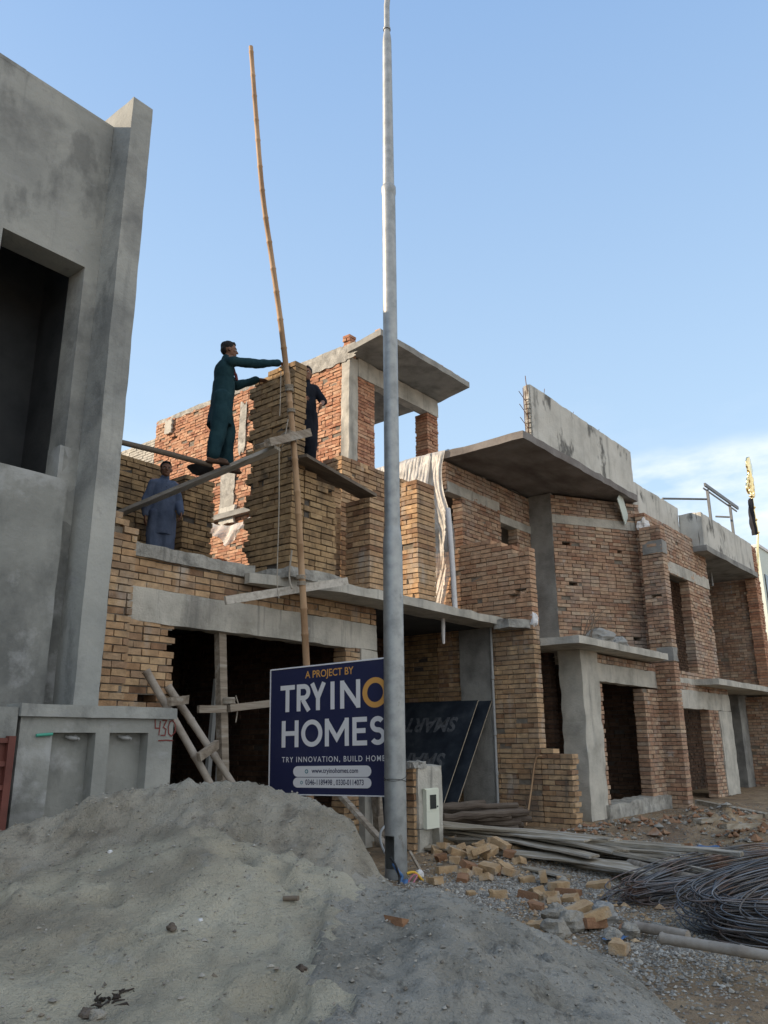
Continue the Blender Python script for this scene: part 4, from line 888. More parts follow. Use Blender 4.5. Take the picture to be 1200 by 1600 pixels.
# long board the mason stands on
PA = np.array([6.60, 7.10, 5.02]); PB = np.array([6.16, 9.93, 4.55])
mb = MB(); mb.bar(PA, PB, .13, .05, jit=.004)
o = mb.build('scaffold_board', M['wood_pale']); tag(o, 'long pale scaffold board the mason in teal stands on', 'board', 'scaffold boards')
mb = MB(); a = at_y(462, 700, 7.25); b = at_y(573, 775, 7.53)
mb.bar((a[0], 7.22, 5.06), (b[0]+.12, 7.60, 5.035), .30, .045, jit=.004)
o = mb.build('scaffold_board', M['wood_dark']); tag(o, 'dark wide board bridging from the bamboo mast to the next brick pier', 'board', 'scaffold boards')
mb = MB(); a = at_y(352, 938, 7.35); b = at_y(542, 908, 7.02); mb.bar(a, b, .05, .10, jit=.004)
o = mb.build('scaffold_board', M['wood_pale']); tag(o, 'short timber tied to the bamboo mast under the balcony slab', 'board', 'scaffold boards')
mb = MB(); a = at_y(418, 692, 7.0); b = at_y(482, 676, 7.12); mb.bar(a, b, .09, .10, jit=.008); a = at_y(405, 697, 7.1); b = at_y(446, 683, 7.15); mb.bar(a, b, .16, .05, jit=.006)
o = mb.build('scaffold_board', M['wood']); tag(o, 'short cross timber lashed on the bamboo mast beside the mason', 'board', 'scaffold boards')
mb = MB(); a = at_y(180, 689, 8.02); b = at_y(330, 727, 7.98); mb.tube([a+(a-b)*.1, a*.5+b*.5+np.array([0, 0, .01]), b], [.033, .036, .034], seg=10)
tag(mb.build('timber_pole', M['wood_dark']), 'dark round pole reaching from the plastered house to the scaffold board', 'pole')
# mortar pan behind the mason's feet
pc_ = at_y(313, 735, 8.42); mb = MB(); rows = []
for rr_, zz_ in ((.02, .0), (.09, .0), (.12, .015), (.175, .08), (.185, .085), (.178, .077), (.115, .025), (.02, .02)):
    rows.append([(pc_[0]+rr_*math.cos(t), pc_[1]+rr_*math.sin(t), pc_[2]-.05+zz_) for t in np.linspace(0, 2*math.pi, 25)[:-1]])
mb.grid(rows, 0, True, closed=True)
tag(mb.build('mortar_pan', M['iron']), "shallow black iron mortar pan on the board behind the mason's feet", 'pan')

# ladder leaning on the house
ld = thing('bamboo_ladder', 'rough ladder of two grey poles leaning beside the garage opening', 'ladder', (5.3, 7.2, 0))
YA0, YA1 = 7.72, 6.9
la = at_y(226, 1046, 7.69); lb_ = at_y(350, 1225, 7.05); lc = at_y(264, 1076, 7.79); ldd = at_y(385, 1232, 7.25)
la2 = la+(lb_-la)*1.35; lc2 = lc+(ldd-lc)*1.3
def railm(a, b, r): mb = MB(); bamboo_mesh(mb, [a, (a+b)/2+np.array([.01, 0, 0]), b], r*1.12, r*.9, .5); return mb
lb2 = at_y(318, 1205, 7.2)
ra = (at_y(228, 1048, 7.68), at_y(332, 1232, 7.15)); rb = (at_y(262, 1072, 7.79), at_y(368, 1232, 7.25))
for a, b in (ra, rb): railm(a, b+(b-a)*.3, .043).build('rail', M['bamboo_grey'], ld)
for f0, f1 in ((.12, .12), (.62, .58)):
    p = ra[0]+(ra[1]-ra[0])*(f0 if f0 < .5 else .66); q = rb[0]+(rb[1]-rb[0])*(f1 if f1 < .5 else .52)
    if f0 < .5: p = at_y(259, 1097, 7.42); q = at_y(287, 1093, 7.62)
    else: p = at_y(305, 1183, 7.18); q = at_y(334, 1163, 7.32)
    mb = MB(); mb.bar(p+np.array([0, -.06, 0]), q+np.array([0, -.06, 0]), .05, .09, jit=.006); mb.build('rung', M['wood'], ld)
# timber prop under the lintel with a cross bar
mb = MB(); a = at_y(360, 1230, 7.72); b = at_y(347, 975, 7.90); a[2] = 0; a[0] -= .03; mb.bar(a, (b[0], 7.93, 2.70), .11, .10, jit=.006, up=(0, 1, 0))
tag(mb.build('timber_prop', M['wood']), 'upright timber prop standing under the garage lintel', 'prop')
mb = MB(); a = at_y(310, 1108, 7.72); b = at_y(352, 1108, 7.72); mb.bar(a, b, .05, .08, jit=.004); a = at_y(358, 1107, 7.74); b = at_y(432, 1098, 7.74); mb.bar(a, b+(b-a)*.5, .05, .085, jit=.004)
tag(mb.build('cross_timber', M['wood']), 'horizontal timber tied to the prop in the garage opening', 'timber')
mb = MB(); q = at_y(356, 1100, 7.82); lashing(mb, q, (0, 0, 1), .085, 5, .016, .008); mb.tube([q+np.array([.06, -.07, .1]), q+np.array([.10, -.08, 0]), q+np.array([.08, -.07, -.22])], .008, seg=5)
tag(mb.build('rope_lashing', M['rope']), 'rope knot binding the cross timber to the garage prop', 'rope')
mb = MB(); a = at_y(532, 1243, 6.6); b = at_y(610, 1330, 5.95); mb.bar(a+(a-b)*.25, b, .09, .05, jit=.005)
tag(mb.build('timber_plank', M['wood']), 'narrow plank slanting down behind the blue sign to the lamp pole', 'plank')
for i, (px, yy, lean, lab) in enumerate([(572, 7.45, .10, 'grey post standing left behind the foot of the blue sign'), (594, 7.35, -.06, 'grey post standing close to the lamp pole behind the sign')]):
    mb = MB(); a = at_y(px, 1300, yy); mb.bar((a[0], yy, 0), (a[0]+lean, yy+.12, 1.7), .15-.03*i, .10, jit=.006, up=(0, 1, 0))
    tag(mb.build('timber_post', M['conc'] if i == 0 else M['wood']), lab, 'post')
mb = MB(); pts = [at_y(606, 1288, 6.0), at_y(597, 1296, 6.0), at_y(594, 1310, 6.0), at_y(600, 1330, 5.95), at_y(612, 1345, 5.9)]; mb.tube(poly_interp(pts, 20), .014, seg=8)
tag(mb.build('flexible_pipe', M['pvc']), 'pale flexible conduit curling out beside the lamp pole', 'pipe')

# ------------------------------------------------------------------ meter pillar
mc = at_z(652, 1338, 0.02); MX, MY = mc[0], mc[1]
mtop = at_y(660, 1196, MY)[2]; mx1 = at_y(692, 1270, MY)[0]
mpil = thing('meter_pillar', 'stub of brick and cement pillar holding a cream electric meter box', 'pillar', (MX, MY, 0))
bwall('brick_side', mpil, (MX+.13, MY+.03, 0), R(90), .42, mtop-.02, .135, seed=101)
gxa = MX+(mx1-MX)*.45; gxb = MX+(mx1-MX)*.86
mbz = at_y(675, 1293, MY)[2]
mb = MB()
rr = random.Random(5)
def wob(x0, x1, y0, y1, z0, z1, sd):
    o = block('cement_face', mpil, 'conc', x0, x1, y0, y1, z0, z1, amp=.012, seed=sd); return o
wob(MX+.05, gxa, MY, MY+.12, 0, mbz, 1); wob(gxb, mx1, MY, MY+.12, 0, mbz, 2); wob(MX+.05, mx1, MY, MY+.40, mbz, mtop, 3); wob(MX+.14, mx1, MY+.12, MY+.42, 0, mbz+.01, 4)
mb = MB()
for k in range(14):
    x = MX+rr.uniform(-.02, .22); y = MY+rr.uniform(.03, .38); s = rr.uniform(.03, .06); mb.box(x-s, x+s, y-s, y+s, mtop-.03, mtop+rr.uniform(.015, .05), 0, .02, rr)
mb.build('rubble_cap', M['conc_rough'], mpil)
b0 = at_y(665, 1234, MY-.05); b1 = at_y(686, 1293, MY-.05)
mbx = MB(); mbx.box(b0[0], b1[0], MY-.06, MY-.005, b1[2], b0[2]); mbo = mbx.build('meter_box', M['cream'], mpil)
mbx = MB(); wq = (b1[0]-b0[0]); hq = b0[2]-b1[2]
mbx.box(b0[0]+wq*.28, b0[0]+wq*.74, MY-.068, MY-.061, b1[2]+hq*.50, b1[2]+hq*.86); mbx.build('meter_window', M['glass_dark'], mbo)
mbx = MB(); mbx.box(b0[0]+wq*.82, b0[0]+wq*.90, MY-.066, MY-.061, b1[2]+hq*.53, b1[2]+hq*.57); mbx.build('latch', M['iron'], mbo)
mbx = MB(); mbx.box(b0[0]+.008, b1[0]-.008, MY-.0635, MY-.0605, b1[2]+hq*.445, b1[2]+hq*.455); mbx.box(b0[0]-.01, b1[0]+.01, MY-.045, MY-.005, b0[2]-.001, b0[2]+.012); mbx.build('box_rim', M['cream'], mbo)

# ------------------------------------------------------------------ film faced boards leaning on the party wall
for k, (xb, xt, y0, y1, zt_, lab) in enumerate([(10.62, 11.98, 7.60, 9.6, 2.03, 'black film faced plywood sheet in front, stencilled lettering upside down'), (10.86, 12.26, 7.50, 9.4, 2.03, 'black plywood sheet half hidden behind the stencilled sheet')]):
    B0 = Vector((xb, 0, .06)); B1 = Vector((xt, 0, zt_)); dv = B1-B0; Lb = dv.length; dv = dv.normalized(); nv = Vector((-dv.z, 0, dv.x))
    def bp_(u, v, l, y0=y0, y1=y1, B0=B0, dv=dv, Lb=Lb, nv=nv): return Vector((0, y1-(y1-y0)*u, 0))+B0+dv*(v*Lb)+nv*l
    bd = thing('plywood_sheet', lab, 'plywood', (xb, y0, 0), 'plywood sheets leaning in the porch')
    mb = MB(); vs = [bp_(u, v, l) for l in (0, .018) for u, v in ((0, 0), (1, 0), (1, 1), (0, 1))]
    mb.add(vs, [(4, 5, 6, 7)], 0); mb.add(vs, [(3, 2, 1, 0), (0, 1, 5, 4), (1, 2, 6, 5), (2, 3, 7, 6), (3, 0, 4, 7)], 1); mb.build('sheet', [M['ply'], M['ply_edge']], bd)
    if k == 0:
        for va, vb in ((.73, .86), (.43, .56)):
            if va > 0: flat_text('SMART', .30, .86, va, vb, M['ply_text'], lift=.0195, rot=True, mp=bp_, parent=bd, bold=.03)
# ------------------------------------------------------------------ plastic sheets
mb = MB(); rows = []
rr = random.Random(9)
ny = 260
for j in range(40):
    row = []
    for i in range(ny):
        f = i/(ny-1); y = 8.32+f*2.2; 
        zt_ = SL+.17
        zbm = (3.62+.2*nz((y*9, 0, 1)) if y < 8.60 else (5.15+.22*math.sin(y*5)+.2*nz((y*7, 1, 1)) if y > 8.75 else 3.7+(y-8.60)/.15*1.4))
        t = j/39
        if t < .12: x = 12.75-.40*(t/.12); z = zt_+.02*math.sin(y*19+1)
        else:
            tt = (t-.12)/.88; z = zt_-(zt_-zbm)*tt; x = 12.35-.03-.35*tt*(1 if y > 8.7 else .3)
        tt = max(0., (t-.12)/.88); ple = .22*math.sin(y*31+2.6*math.sin(y*3.1)+.8*tt)+.2*math.sin(y*71+3*nz((y*2, tt*2, 3)))+1.1*nz((y*5, tt*1.5, 6))+.8*nz((y*12, tt*7, 2))+.5*nz((y*26, tt*14, 2))
        amp = .010+.028*min(1., max(0, t-.08)*1.6)
        x += amp*ple+.03*nz((y*3, z*2, 1)); yy = y+.03*ple*t+(.10*t if y > 8.7 else .15*math.sin(z*2.2))
        row.append((x, yy, z))
    rows.append(row)
mb.grid(rows, 0, True)
tag(mb.build('plastic_sheet', M['tarp']), 'pleated white plastic sheet hanging over the roof slab edge of the pinkish house', 'plastic sheet')
mb = MB(); rows = []
a = at_x(325, 822, 10.2); b = at_x(392, 815, 10.2)
for j in range(14):
    row = []
    for i in range(60):
        f = i/59; p = a+(b-a)*f; t = j/13; sag = .22*math.sin(math.pi*f)
        row.append((10.2+.04*math.sin(f*24+t*3)*(.3+t)-.15*t, p[1], p[2]+.1-sag*(.6+t*.3)-t*(.22+.22*max(0, 1-abs(f-.62)/.22))+.01*math.sin(f*22)))
    rows.append(row)
mb.grid(rows, 0, True)
tag(mb.build('plastic_sheet', M['tarp']), 'small sunlit white sheet strung behind the workers on the upper floor', 'plastic sheet')
mb = MB(); a = at_y(700, 795, 8.05); b = at_y(711, 945, 7.75); b[2] = ST; mb.tube(poly_interp([a, (a+b)/2+np.array([.02, 0, 0]), b], 8), [.05]*8, seg=8)
tag(mb.build('white_post', M['white_cloth']), 'whitewashed round prop standing on the balcony slab by the hanging sheet', 'prop')

# ------------------------------------------------------------------ people
def capsule(mb, a, b, ra, rb, flat=None, seg=16):
    """tapered limb with round ends; flat=(axis, factor) squashes the section along an axis"""
    a = Vector(a); b = Vector(b); d = (b-a); ln = d.length; d = d.normalized()
    up = Vector((0, 0, 1)) if abs(d.z) < .9 else Vector((1, 0, 0)); x = d.cross(up).normalized(); y = d.cross(x)
    rows = []
    st = [(-math.cos(t)*ra, math.sin(t)*ra, 0) for t in np.linspace(.05, math.pi/2, 6)]+[(-math.cos(t)*rb, math.sin(t)*rb, 1) for t in np.linspace(math.pi/2, math.pi-.05, 6)]
    for off, r, e in st:
        c = (b if e else a)+d*off; row = []
        for k in range(seg):
            t = 2*math.pi*k/seg; v = (x*math.cos(t)+y*math.sin(t))*r
            if flat: ax = Vector(flat[0]).normalized(); v = v-ax*v.dot(ax)*(1-flat[1])
            row.append(c+v)
        rows.append(row)
    o = len(mb.v); mb.grid(rows, 0, True, closed=True)
    mb.add(rows[0], [tuple(range(seg))[::-1]]); mb.add(rows[-1], [tuple(range(seg))])
def ell(mb, c, r, seg=18, rings=12, rotz=0.):
    rows = []; cz, sz = math.cos(rotz), math.sin(rotz)
    for i in range(rings+1):
        t = -math.pi/2+math.pi*(i+.02)/(rings+.04); rows.append([])
        for k in range(seg):
            p = 2*math.pi*k/seg; x, y, z = math.cos(t)*math.cos(p)*r[0], math.cos(t)*math.sin(p)*r[1], math.sin(t)*r[2]
            rows[-1].append((c[0]+x*cz-y*sz, c[1]+x*sz+y*cz, c[2]+z))
    mb.grid(rows, 0, True, closed=True); mb.add(rows[0], [tuple(range(seg))[::-1]]); mb.add(rows[-1], [tuple(range(seg))])
def loft(mb, rings, seg=40, wave=0., ph=0., slit=0.):
    """rings: (cx, cy, z, rx, ry)"""
    rows = []
    for i, (cx, cy, z, rx, ry) in enumerate(rings):
        f = i/(len(rings)-1); row = []
        for k in range(seg):
            t = 2*math.pi*k/seg; w_ = 1+wave*f*(math.sin(5*t+ph)*.6+math.sin(9*t+2*ph)*.4)
            row.append((cx+rx*math.cos(t)*w_, cy+ry*math.sin(t)*w_, z+.02*f*math.sin(2*t+ph)))
        rows.append(row)
    mb.grid(rows, 0, True, closed=True); mb.add(rows[0], [tuple(range(seg))[::-1]]); mb.add(rows[-1], [tuple(range(seg))])
def fuse(mb, name, mt, parent, vox, loc, rz, sm=4, wr=0., wsc=9., shp=None):
    """one continuous skin from overlapping volumes"""
    me = mb.mesh('tmp', [mt]); o = bpy.data.objects.new('tmp', me); COL.objects.link(o)
    r_ = o.modifiers.new('r', 'REMESH'); r_.mode = 'VOXEL'; r_.voxel_size = vox
    s_ = o.modifiers.new('s', 'SMOOTH'); s_.iterations = sm; s_.factor = .5
    dg = bpy.context.evaluated_depsgraph_get(); me2 = bpy.data.meshes.new_from_object(o.evaluated_get(dg)); bpy.data.objects.remove(o); bpy.data.meshes.remove(me)
    if wr:
        nrm = [v.normal.copy() for v in me2.vertices]
        for v, n_ in zip(me2.vertices, nrm):
            p = v.co; q = nz((p.x*wsc, p.y*wsc, p.z*wsc*.45))+.5*nz((p.x*wsc*2.3, p.y*wsc*2.3, p.z*wsc*1.2)); v.co = p+n_*wr*q
    for p in me2.polygons: p.use_smooth = True
    me2.materials.clear(); me2.materials.append(mt); me2.name = name
    ob = bpy.data.objects.new(name, me2); return place(ob, parent, loc, (0, 0, rz))
def hand(mb, wrist, fwd, palm_n, curl=.5, side=1, s=1.):
    """palm and five fingers; fwd along the hand, palm_n out of the palm, thumb towards side*(fwd x palm_n)"""
    W = Vector(wrist); f = Vector(fwd).normalized(); n = Vector(palm_n); n = (n-f*n.dot(f)).normalized(); l = f.cross(n)*side
    c0 = W+f*.018*s; c1 = W+f*.085*s
    for k in (-1, -.35, .35, 1): capsule(mb, W+f*.01*s+l*k*.018*s, c1+l*k*.030*s, .016*s, .0125*s, (n, .9), 10)
    for k, (off, ln) in enumerate(((1.0, .072), (.34, .082), (-.34, .076), (-1.0, .06))):
        p = c1+l*off*.031*s; d = (f+l*off*.07).normalized(); q = p
        for j, (fr, ang) in enumerate(((.45, curl*.55), (.32, curl*1.25), (.23, curl*1.8))):
            dd = (d*math.cos(ang)+n*math.sin(ang)).normalized(); e = q+dd*ln*fr*s; capsule(mb, q, e, (.0095-.0012*j)*s, (.0085-.0012*j)*s, None, 8); q = e
    t0 = W+f*.03*s+l*.028*s; t1 = t0+(f*.45+l*.75+n*.35).normalized()*.042*s; t2 = t1+(f*.8+l*.25+n*.4).normalized()*.034*s
    capsule(mb, t0, t1, .013*s, .0105*s, None, 8); capsule(mb, t1, t2, .0105*s, .0085*s, None, 8)
def head(mb, hc, yaw, s=1.):
    """skull, jaw, nose, brow, lips, ears; looks along +x turned by yaw"""
    c, sn = math.cos(yaw), math.sin(yaw)
    def T(x, y, z): return (hc[0]+(x*c-y*sn)*s, hc[1]+(x*sn+y*c)*s, hc[2]+z*s)
    def E(x, y, z, a, b, d): ell(mb, T(x, y, z), (a*s, b*s, d*s), rotz=yaw)
    E(-.012, 0, .03, .098, .076, .092); E(.018, 0, -.03, .070, .062, .085); E(.048, 0, -.085, .034, .034, .028)
    E(.075, 0, -.055, .018, .026, .018); E(.080, 0, .024, .014, .050, .012)
    capsule(mb, T(.082, 0, .018), T(.104, 0, -.022), .009*s, .015*s); E(.094, .012, -.024, .010, .009, .008); E(.094, -.012, -.024, .010, .009, .008)
    E(.086, 0, -.050, .010, .022, .006); E(.084, 0, -.061, .010, .019, .006)
    for y in (-1, 1): E(-.005, .078*y, -.005, .018, .009, .032); E(.055, .042*y, -.015, .022, .020, .018)
    return T
def person(name, label, loc, rz, J, outfit, headyaw=0., s=1., hands=(.5, .5), extra=None, skirt=None, roll=(0, 0), wr=.010):
    """J: joints in metres in the person's own frame (x forward, y left, z up)"""
    t = thing(name, label, 'person', loc)
    mb = MB(); V = {k: Vector(v) for k, v in J.items()}
    sh = (V['sl']+V['sr'])/2
    capsule(mb, V['pelvis'], V['waist'], .13, .115, ((1, 0, 0), .75)); capsule(mb, V['waist'], V['chest'], .12, .155, ((1, 0, 0), .70))
    capsule(mb, V['sl'], V['sr'], .062, .062); capsule(mb, V['chest'], V['neck'], .10, .06, ((1, 0, 0), .8)); capsule(mb, V['neck'], V['head']-Vector((0, 0, .06)), .058, .054)
    for q in 'lr':
        capsule(mb, V['h'+q], V['k'+q], .082, .056); capsule(mb, V['k'+q], V['a'+q], .055, .038)
        capsule(mb, V['a'+q]+Vector((-.035, 0, -.03)), V['t'+q], .036, .030, ((0, 0, 1), .75)); 
        capsule(mb, V['s'+q], V['e'+q], .050, .040); capsule(mb, V['e'+q], V['w'+q], .039, .027)
        f = V.get('f'+q, (V['w'+q]-V['e'+q]).normalized()); n = V.get('n'+q, Vector((0, 1 if q == 'r' else -1, -.2)))
        hand(mb, V['w'+q], f, n, hands[0 if q == 'l' else 1], 1 if q == 'l' else -1)
        if q == 'l': pass
    T = head(mb, V['head'], headyaw)
    fuse(mb, 'body', M['skin'], t, .0065, loc, rz, 2)
    # hair
    hb = MB(); c, sn = math.cos(headyaw), math.sin(headyaw)
    def HE(x, y, z, a, b, d): ell(hb, T(x, y, z), (a, b, d), rotz=headyaw)
    HE(-.026, 0, .062, .096, .083, .078); HE(-.062, 0, .012, .056, .072, .078); HE(.030, 0, .100, .052, .062, .024)
    for y in (-1, 1): HE(-.012, .066*y, .045, .045, .017, .042)
    fuse(hb, 'hair', M['hair'], t, .009, loc, rz, 1, .008, 40)
    eb = MB(); ew = MB()
    for y in (-1, 1):
        ell(ew, T(.077, .031*y, .002), (.010, .012, .008), 10, 8, headyaw); ell(eb, T(.084, .031*y, .002), (.0055, .0055, .006), 10, 8, headyaw); ell(eb, T(.085, .032*y, .022), (.007, .018, .0035), 10, 8, headyaw)
    place(bpy.data.objects.new('eyes', ew.mesh('eyes', [M['eyewhite']])), t, loc, (0, 0, rz)); place(bpy.data.objects.new('brows', eb.mesh('brows', [M['eye']])), t, loc, (0, 0, rz))
    # shirt with sleeves
    kb = MB(); cl = outfit[0]
    capsule(kb, V['waist']-Vector((0, 0, .05)), V['chest'], .152, .174, ((1, 0, 0), .74)); capsule(kb, V['sl']*.9+V['sr']*.1+Vector((0, 0, -.012)), V['sr']*.9+V['sl']*.1+Vector((0, 0, -.012)), .078, .078)
    capsule(kb, V['chest'], V['neck']-Vector((0, 0, .025)), .13, .075, ((1, 0, 0), .85))
    for q in 'lr':
        capsule(kb, V['s'+q]+Vector((0, 0, -.02)), V['e'+q], .071, .063); k_ = outfit[3] if len(outfit) > 3 else .93
        if k_ > .3: capsule(kb, V['e'+q], V['e'+q].lerp(V['w'+q], k_), .062, .052)
    loft(kb, skirt, wave=.07, ph=outfit[4] if len(outfit) > 4 else .6)
    fuse(kb, 'long_shirt', cl, t, .011, loc, rz, 3, wr)
    cb = MB(); capsule(cb, V['neck']-Vector((0, 0, .03)), V['neck']+Vector((.006, 0, .012)), .071, .064); fuse(cb, 'collar', cl, t, .008, loc, rz, 2)
    tb_ = MB()
    for q in 'lr':
        capsule(tb_, V['h'+q]+Vector((0, 0, .02)), V['k'+q], .122, .112); capsule(tb_, V['k'+q], V['k'+q].lerp(V['a'+q], .90), .112, .088)
    fuse(tb_, 'loose_trousers', outfit[1], t, .012, loc, rz, 3, wr*1.3)
    for q in 'lr':
        sb_ = MB(); A = V['a'+q]; capsule(sb_, A+Vector((-.05, 0, -.065)), V['t'+q]+Vector((.01, 0, -.025)), .040, .043, ((0, 0, 1), .5)); capsule(sb_, A+Vector((.05, 0, -.03)), V['t'+q]+Vector((-.02, 0, .0)), .045, .042, ((0, 0, 1), .8))
        fuse(sb_, 'shoe', outfit[2], t, .009, loc, rz, 2)
    if extra: extra(t, V, loc, rz)
    return t
# mason on the board: faces the pier, right hand on the top course, left hand steadying it
MS = 1.055
mloc = np.array([6.40, 8.00, 4.902]); mrz = R(-22)
def to_local(p, loc, rz):
    d = Vector(p)-Vector(loc); c, s = math.cos(-rz), math.sin(-rz); return ((d.x*c-d.y*s)/MS, (d.x*s+d.y*c)/MS, d.z/MS)
wr_r = to_local((BX0-.035, 7.66, 6.60), mloc, mrz); wr_l = to_local((BX0-.11, 8.02, 6.42), mloc, mrz)
J = dict(pelvis=(-.02, 0, .94), waist=(-.01, 0, 1.08), chest=(.0, 0, 1.32), neck=(.015, 0, 1.505), head=(.055, 0, 1.64), sl=(.02, .165, 1.42), sr=(.04, -.165, 1.43),
         hl=(.02, .085, .90), hr=(-.03, -.085, .90), kl=(.10, .10, .50), kr=(-.06, -.11, .49), al=(.13, .13, .085), ar=(-.13, -.13, .075), tl=(.29, .12, .04), tr=(.03, -.17, .03),
         er=(.24, -.20, 1.36), el=(.20, .22, 1.20))
J['wr'] = wr_r; J['wl'] = wr_l
er = (Vector(J['sr'])+Vector(wr_r))/2+Vector((0, -.03, -.045)); J['er'] = tuple(er)
el = (Vector(J['sl'])+Vector(wr_l))/2+Vector((-.03, .06, -.14)); J['el'] = tuple(el)
J['fr'] = (1, .12, -.12); J['nr'] = (0, 0, -1); J['fl'] = (1, 0, .05); J['nl'] = (0, -.3, -1)
skirt = [(0, 0, 1.18, .135, .165), (0, 0, 1.04, .14, .172), (-.005, 0, .92, .142, .176), (-.012, 0, .78, .148, .18), (-.018, 0, .66, .153, .184), (-.022, 0, .56, .156, .187)]
def scarf(t, V, loc, rz):
    mb = MB(); 
    for k in range(3): capsule(mb, V['neck']+Vector((.06+.035*k, -.03, -.05-.075*k)), V['neck']+Vector((.085+.03*k, -.04, -.12-.075*k)), .022, .02)
    fuse(mb, 'scarf', M['scarf'], t, .008, loc, rz, 2, .004)
person('person', 'man in teal tunic and trousers on the scaffold board laying bricks on the pier', tuple(mloc), mrz, J, (M['teal'], M['teal'], M['shoe']), R(-14), hands=(.5, .35), skirt=skirt, extra=scarf, wr=.011).scale = (MS,)*3
# brick in the mason's hand
bk = at_y(427, 566, 7.62); mb = MB(); mb.box(-.11, .11, -.052, .052, -.034, .034, 0, .004)
o = mb.build('held_brick', M['brick_y'], None, (BX0+.10, 7.66, FZ-.02+2.91+.075), (R(4), R(-6), R(78))); tag(o, "single brick under the mason's hand on top of the pier", 'brick')
# man in blue behind the board
bl_ = at_y(255, 780, 9.42); bloc = (bl_[0], 9.42, 3.61); brz = math.atan2(-9.4, -6.4)+.25
J = dict(pelvis=(0, 0, .93), waist=(0, 0, 1.07), chest=(0, 0, 1.31), neck=(.01, 0, 1.475), head=(.035, 0, 1.60), sl=(0, .155, 1.395), sr=(0, -.155, 1.395),
         hl=(0, .085, .90), hr=(0, -.085, .90), kl=(.02, .09, .49), kr=(.015, -.09, .49), al=(-.01, .10, .085), ar=(-.01, -.10, .085), tl=(.14, .12, .035), tr=(.14, -.12, .035),
         el=(.02, .225, 1.13), er=(-.03, -.235, 1.13), wl=(.17, .22, .94), wr=(.04, -.25, .88), fl=(.5, -.05, -.8), fr=(.1, 0, -1), nl=(0, -1, 0), nr=(0, 1, 0))
skirt = [(0, 0, 1.18, .125, .17), (0, 0, 1.02, .13, .178), (0, 0, .90, .142, .186), (0, 0, .78, .15, .194), (0, 0, .69, .155, .20), (0, 0, .60, .158, .204)]
def placket(t, V, loc, rz):
    mb = MB()
    for k in range(3): ell(mb, (.138, 0, 1.40-.09*k), (.006, .006, .006), 8, 6)
    place(bpy.data.objects.new('button', mb.mesh('button', [M['eye']])), t, loc, (0, 0, rz))
person('person', 'man in light blue tunic standing behind the slanting scaffold board', bloc, brz, J, (M['blue'], M['blue'], M['shoe'], .93, 1.7), R(-6), hands=(.6, .4), skirt=skirt, extra=placket)
# man in black behind the pier, one arm folded in front
kl = at_y(482, 600, 8.15); kloc = (kl[0]+.10, 8.15, 0)
ztop = at_y(482, 579, 8.15)[2]; kloc = (kl[0]-.06, 8.15, ztop-1.70); krz = R(-118)
J = dict(pelvis=(0, 0, .93), waist=(0, 0, 1.07), chest=(.0, 0, 1.31), neck=(.01, 0, 1.49), head=(.04, 0, 1.60), sl=(0, .16, 1.395), sr=(0, -.16, 1.395),
         hl=(0, .085, .90), hr=(0, -.085, .90), kl=(.03, .09, .49), kr=(.0, -.09, .49), al=(-.01, .10, .085), ar=(-.04, -.10, .085), tl=(.14, .12, .035), tr=(.11, -.12, .035),
         el=(.07, .27, 1.16), er=(.0, -.25, 1.14), wl=(.26, .17, 1.02), wr=(.2, -.12, 1.05), fl=(.8, -.1, -.65), fr=(.8, .2, .1), nl=(-.2, -1, 0), nr=(0, 1, 0))
person('person', 'man in black peering out from behind the brick pier', kloc, krz, J, (M['black'], M['black'], M['shoe'], .1, 2.4), R(-28), hands=(.8, .7), skirt=skirt)
mb = MB(); mb.box(kloc[0]-.45, kloc[0]+.9, 7.95, 8.6, kloc[2]-.045, kloc[2]-.003, 0, .004)
tag(mb.build('scaffold_board', M['wood']), 'board behind the brick pier under the feet of the man in black', 'board', 'scaffold boards')
for k, (dx, dy) in enumerate(((-.35, .25), (.75, .25))):
    mb = MB()
    for c in range(int((kloc[2]-3.52)/.083)): mb.box(kloc[0]+dx-.11, kloc[0]+dx+.11, 8.15, 8.27, 3.52+c*.083, 3.52+c*.083+.074, 0, .004)
    tag(mb.build('brick_stack', M['brick_y']), ['stacked bricks carrying the left end of the board behind the pier', 'stacked bricks carrying the right end of the board behind the pier'][k], 'bricks')

# ------------------------------------------------------------------ loose bricks
rn = random.Random(77)
def brick_mesh(k, frac=1., mt='brick_y'):
    mb = MB(); l = .225*frac; rr = random.Random(k); nx_ = 6
    # an edge-worn brick: subdivided box with chipped corners
    S = (l/2, .055, .036)
    for ax in range(3):
        b, d = (ax+1) % 3, (ax+2) % 3
        for sg_ in (-1, 1):
            rows = []
            for i in range(7):
                row = []
                for j in range(7):
                    p = [0, 0, 0]; p[ax] = sg_*S[ax]; p[b] = (i/3-1)*S[b]; p[d] = (j/3-1)*S[d]
                    v = Vector(p); e = sum(abs(abs(v[q])-S[q]) < 1e-6 for q in range(3))
                    n_ = Vector((nz((v.x*14+k, v.y*14, v.z*14)), nz((v.x*14, v.y*14+k*2.1, v.z*14)), nz((v.x*14, v.y*14, v.z*14+k*3.3))))
                    v = v*(1-(.012 if e == 2 else .03 if e == 3 else 0)) + n_*(.0035+(.028 if frac < 1 and p[0] > l*.3 else 0)); row.append(v)
                rows.append(row if sg_ > 0 else row[::-1])
            mb.grid(rows, 0, False)
    return mb.mesh('loose_brick', [M[mt]])
M['brick_l'] = mat('loose_brick_clay', [(.33, .215, .12), (.47, .325, .185), (.54, .40, .25)], 7, island=0, bump=.6, bscale=60, stains=[((.22, .13, .08), 4, .52, .66, .7, 1), ((.40, .375, .33), 6, .52, .66, .75, 1)])
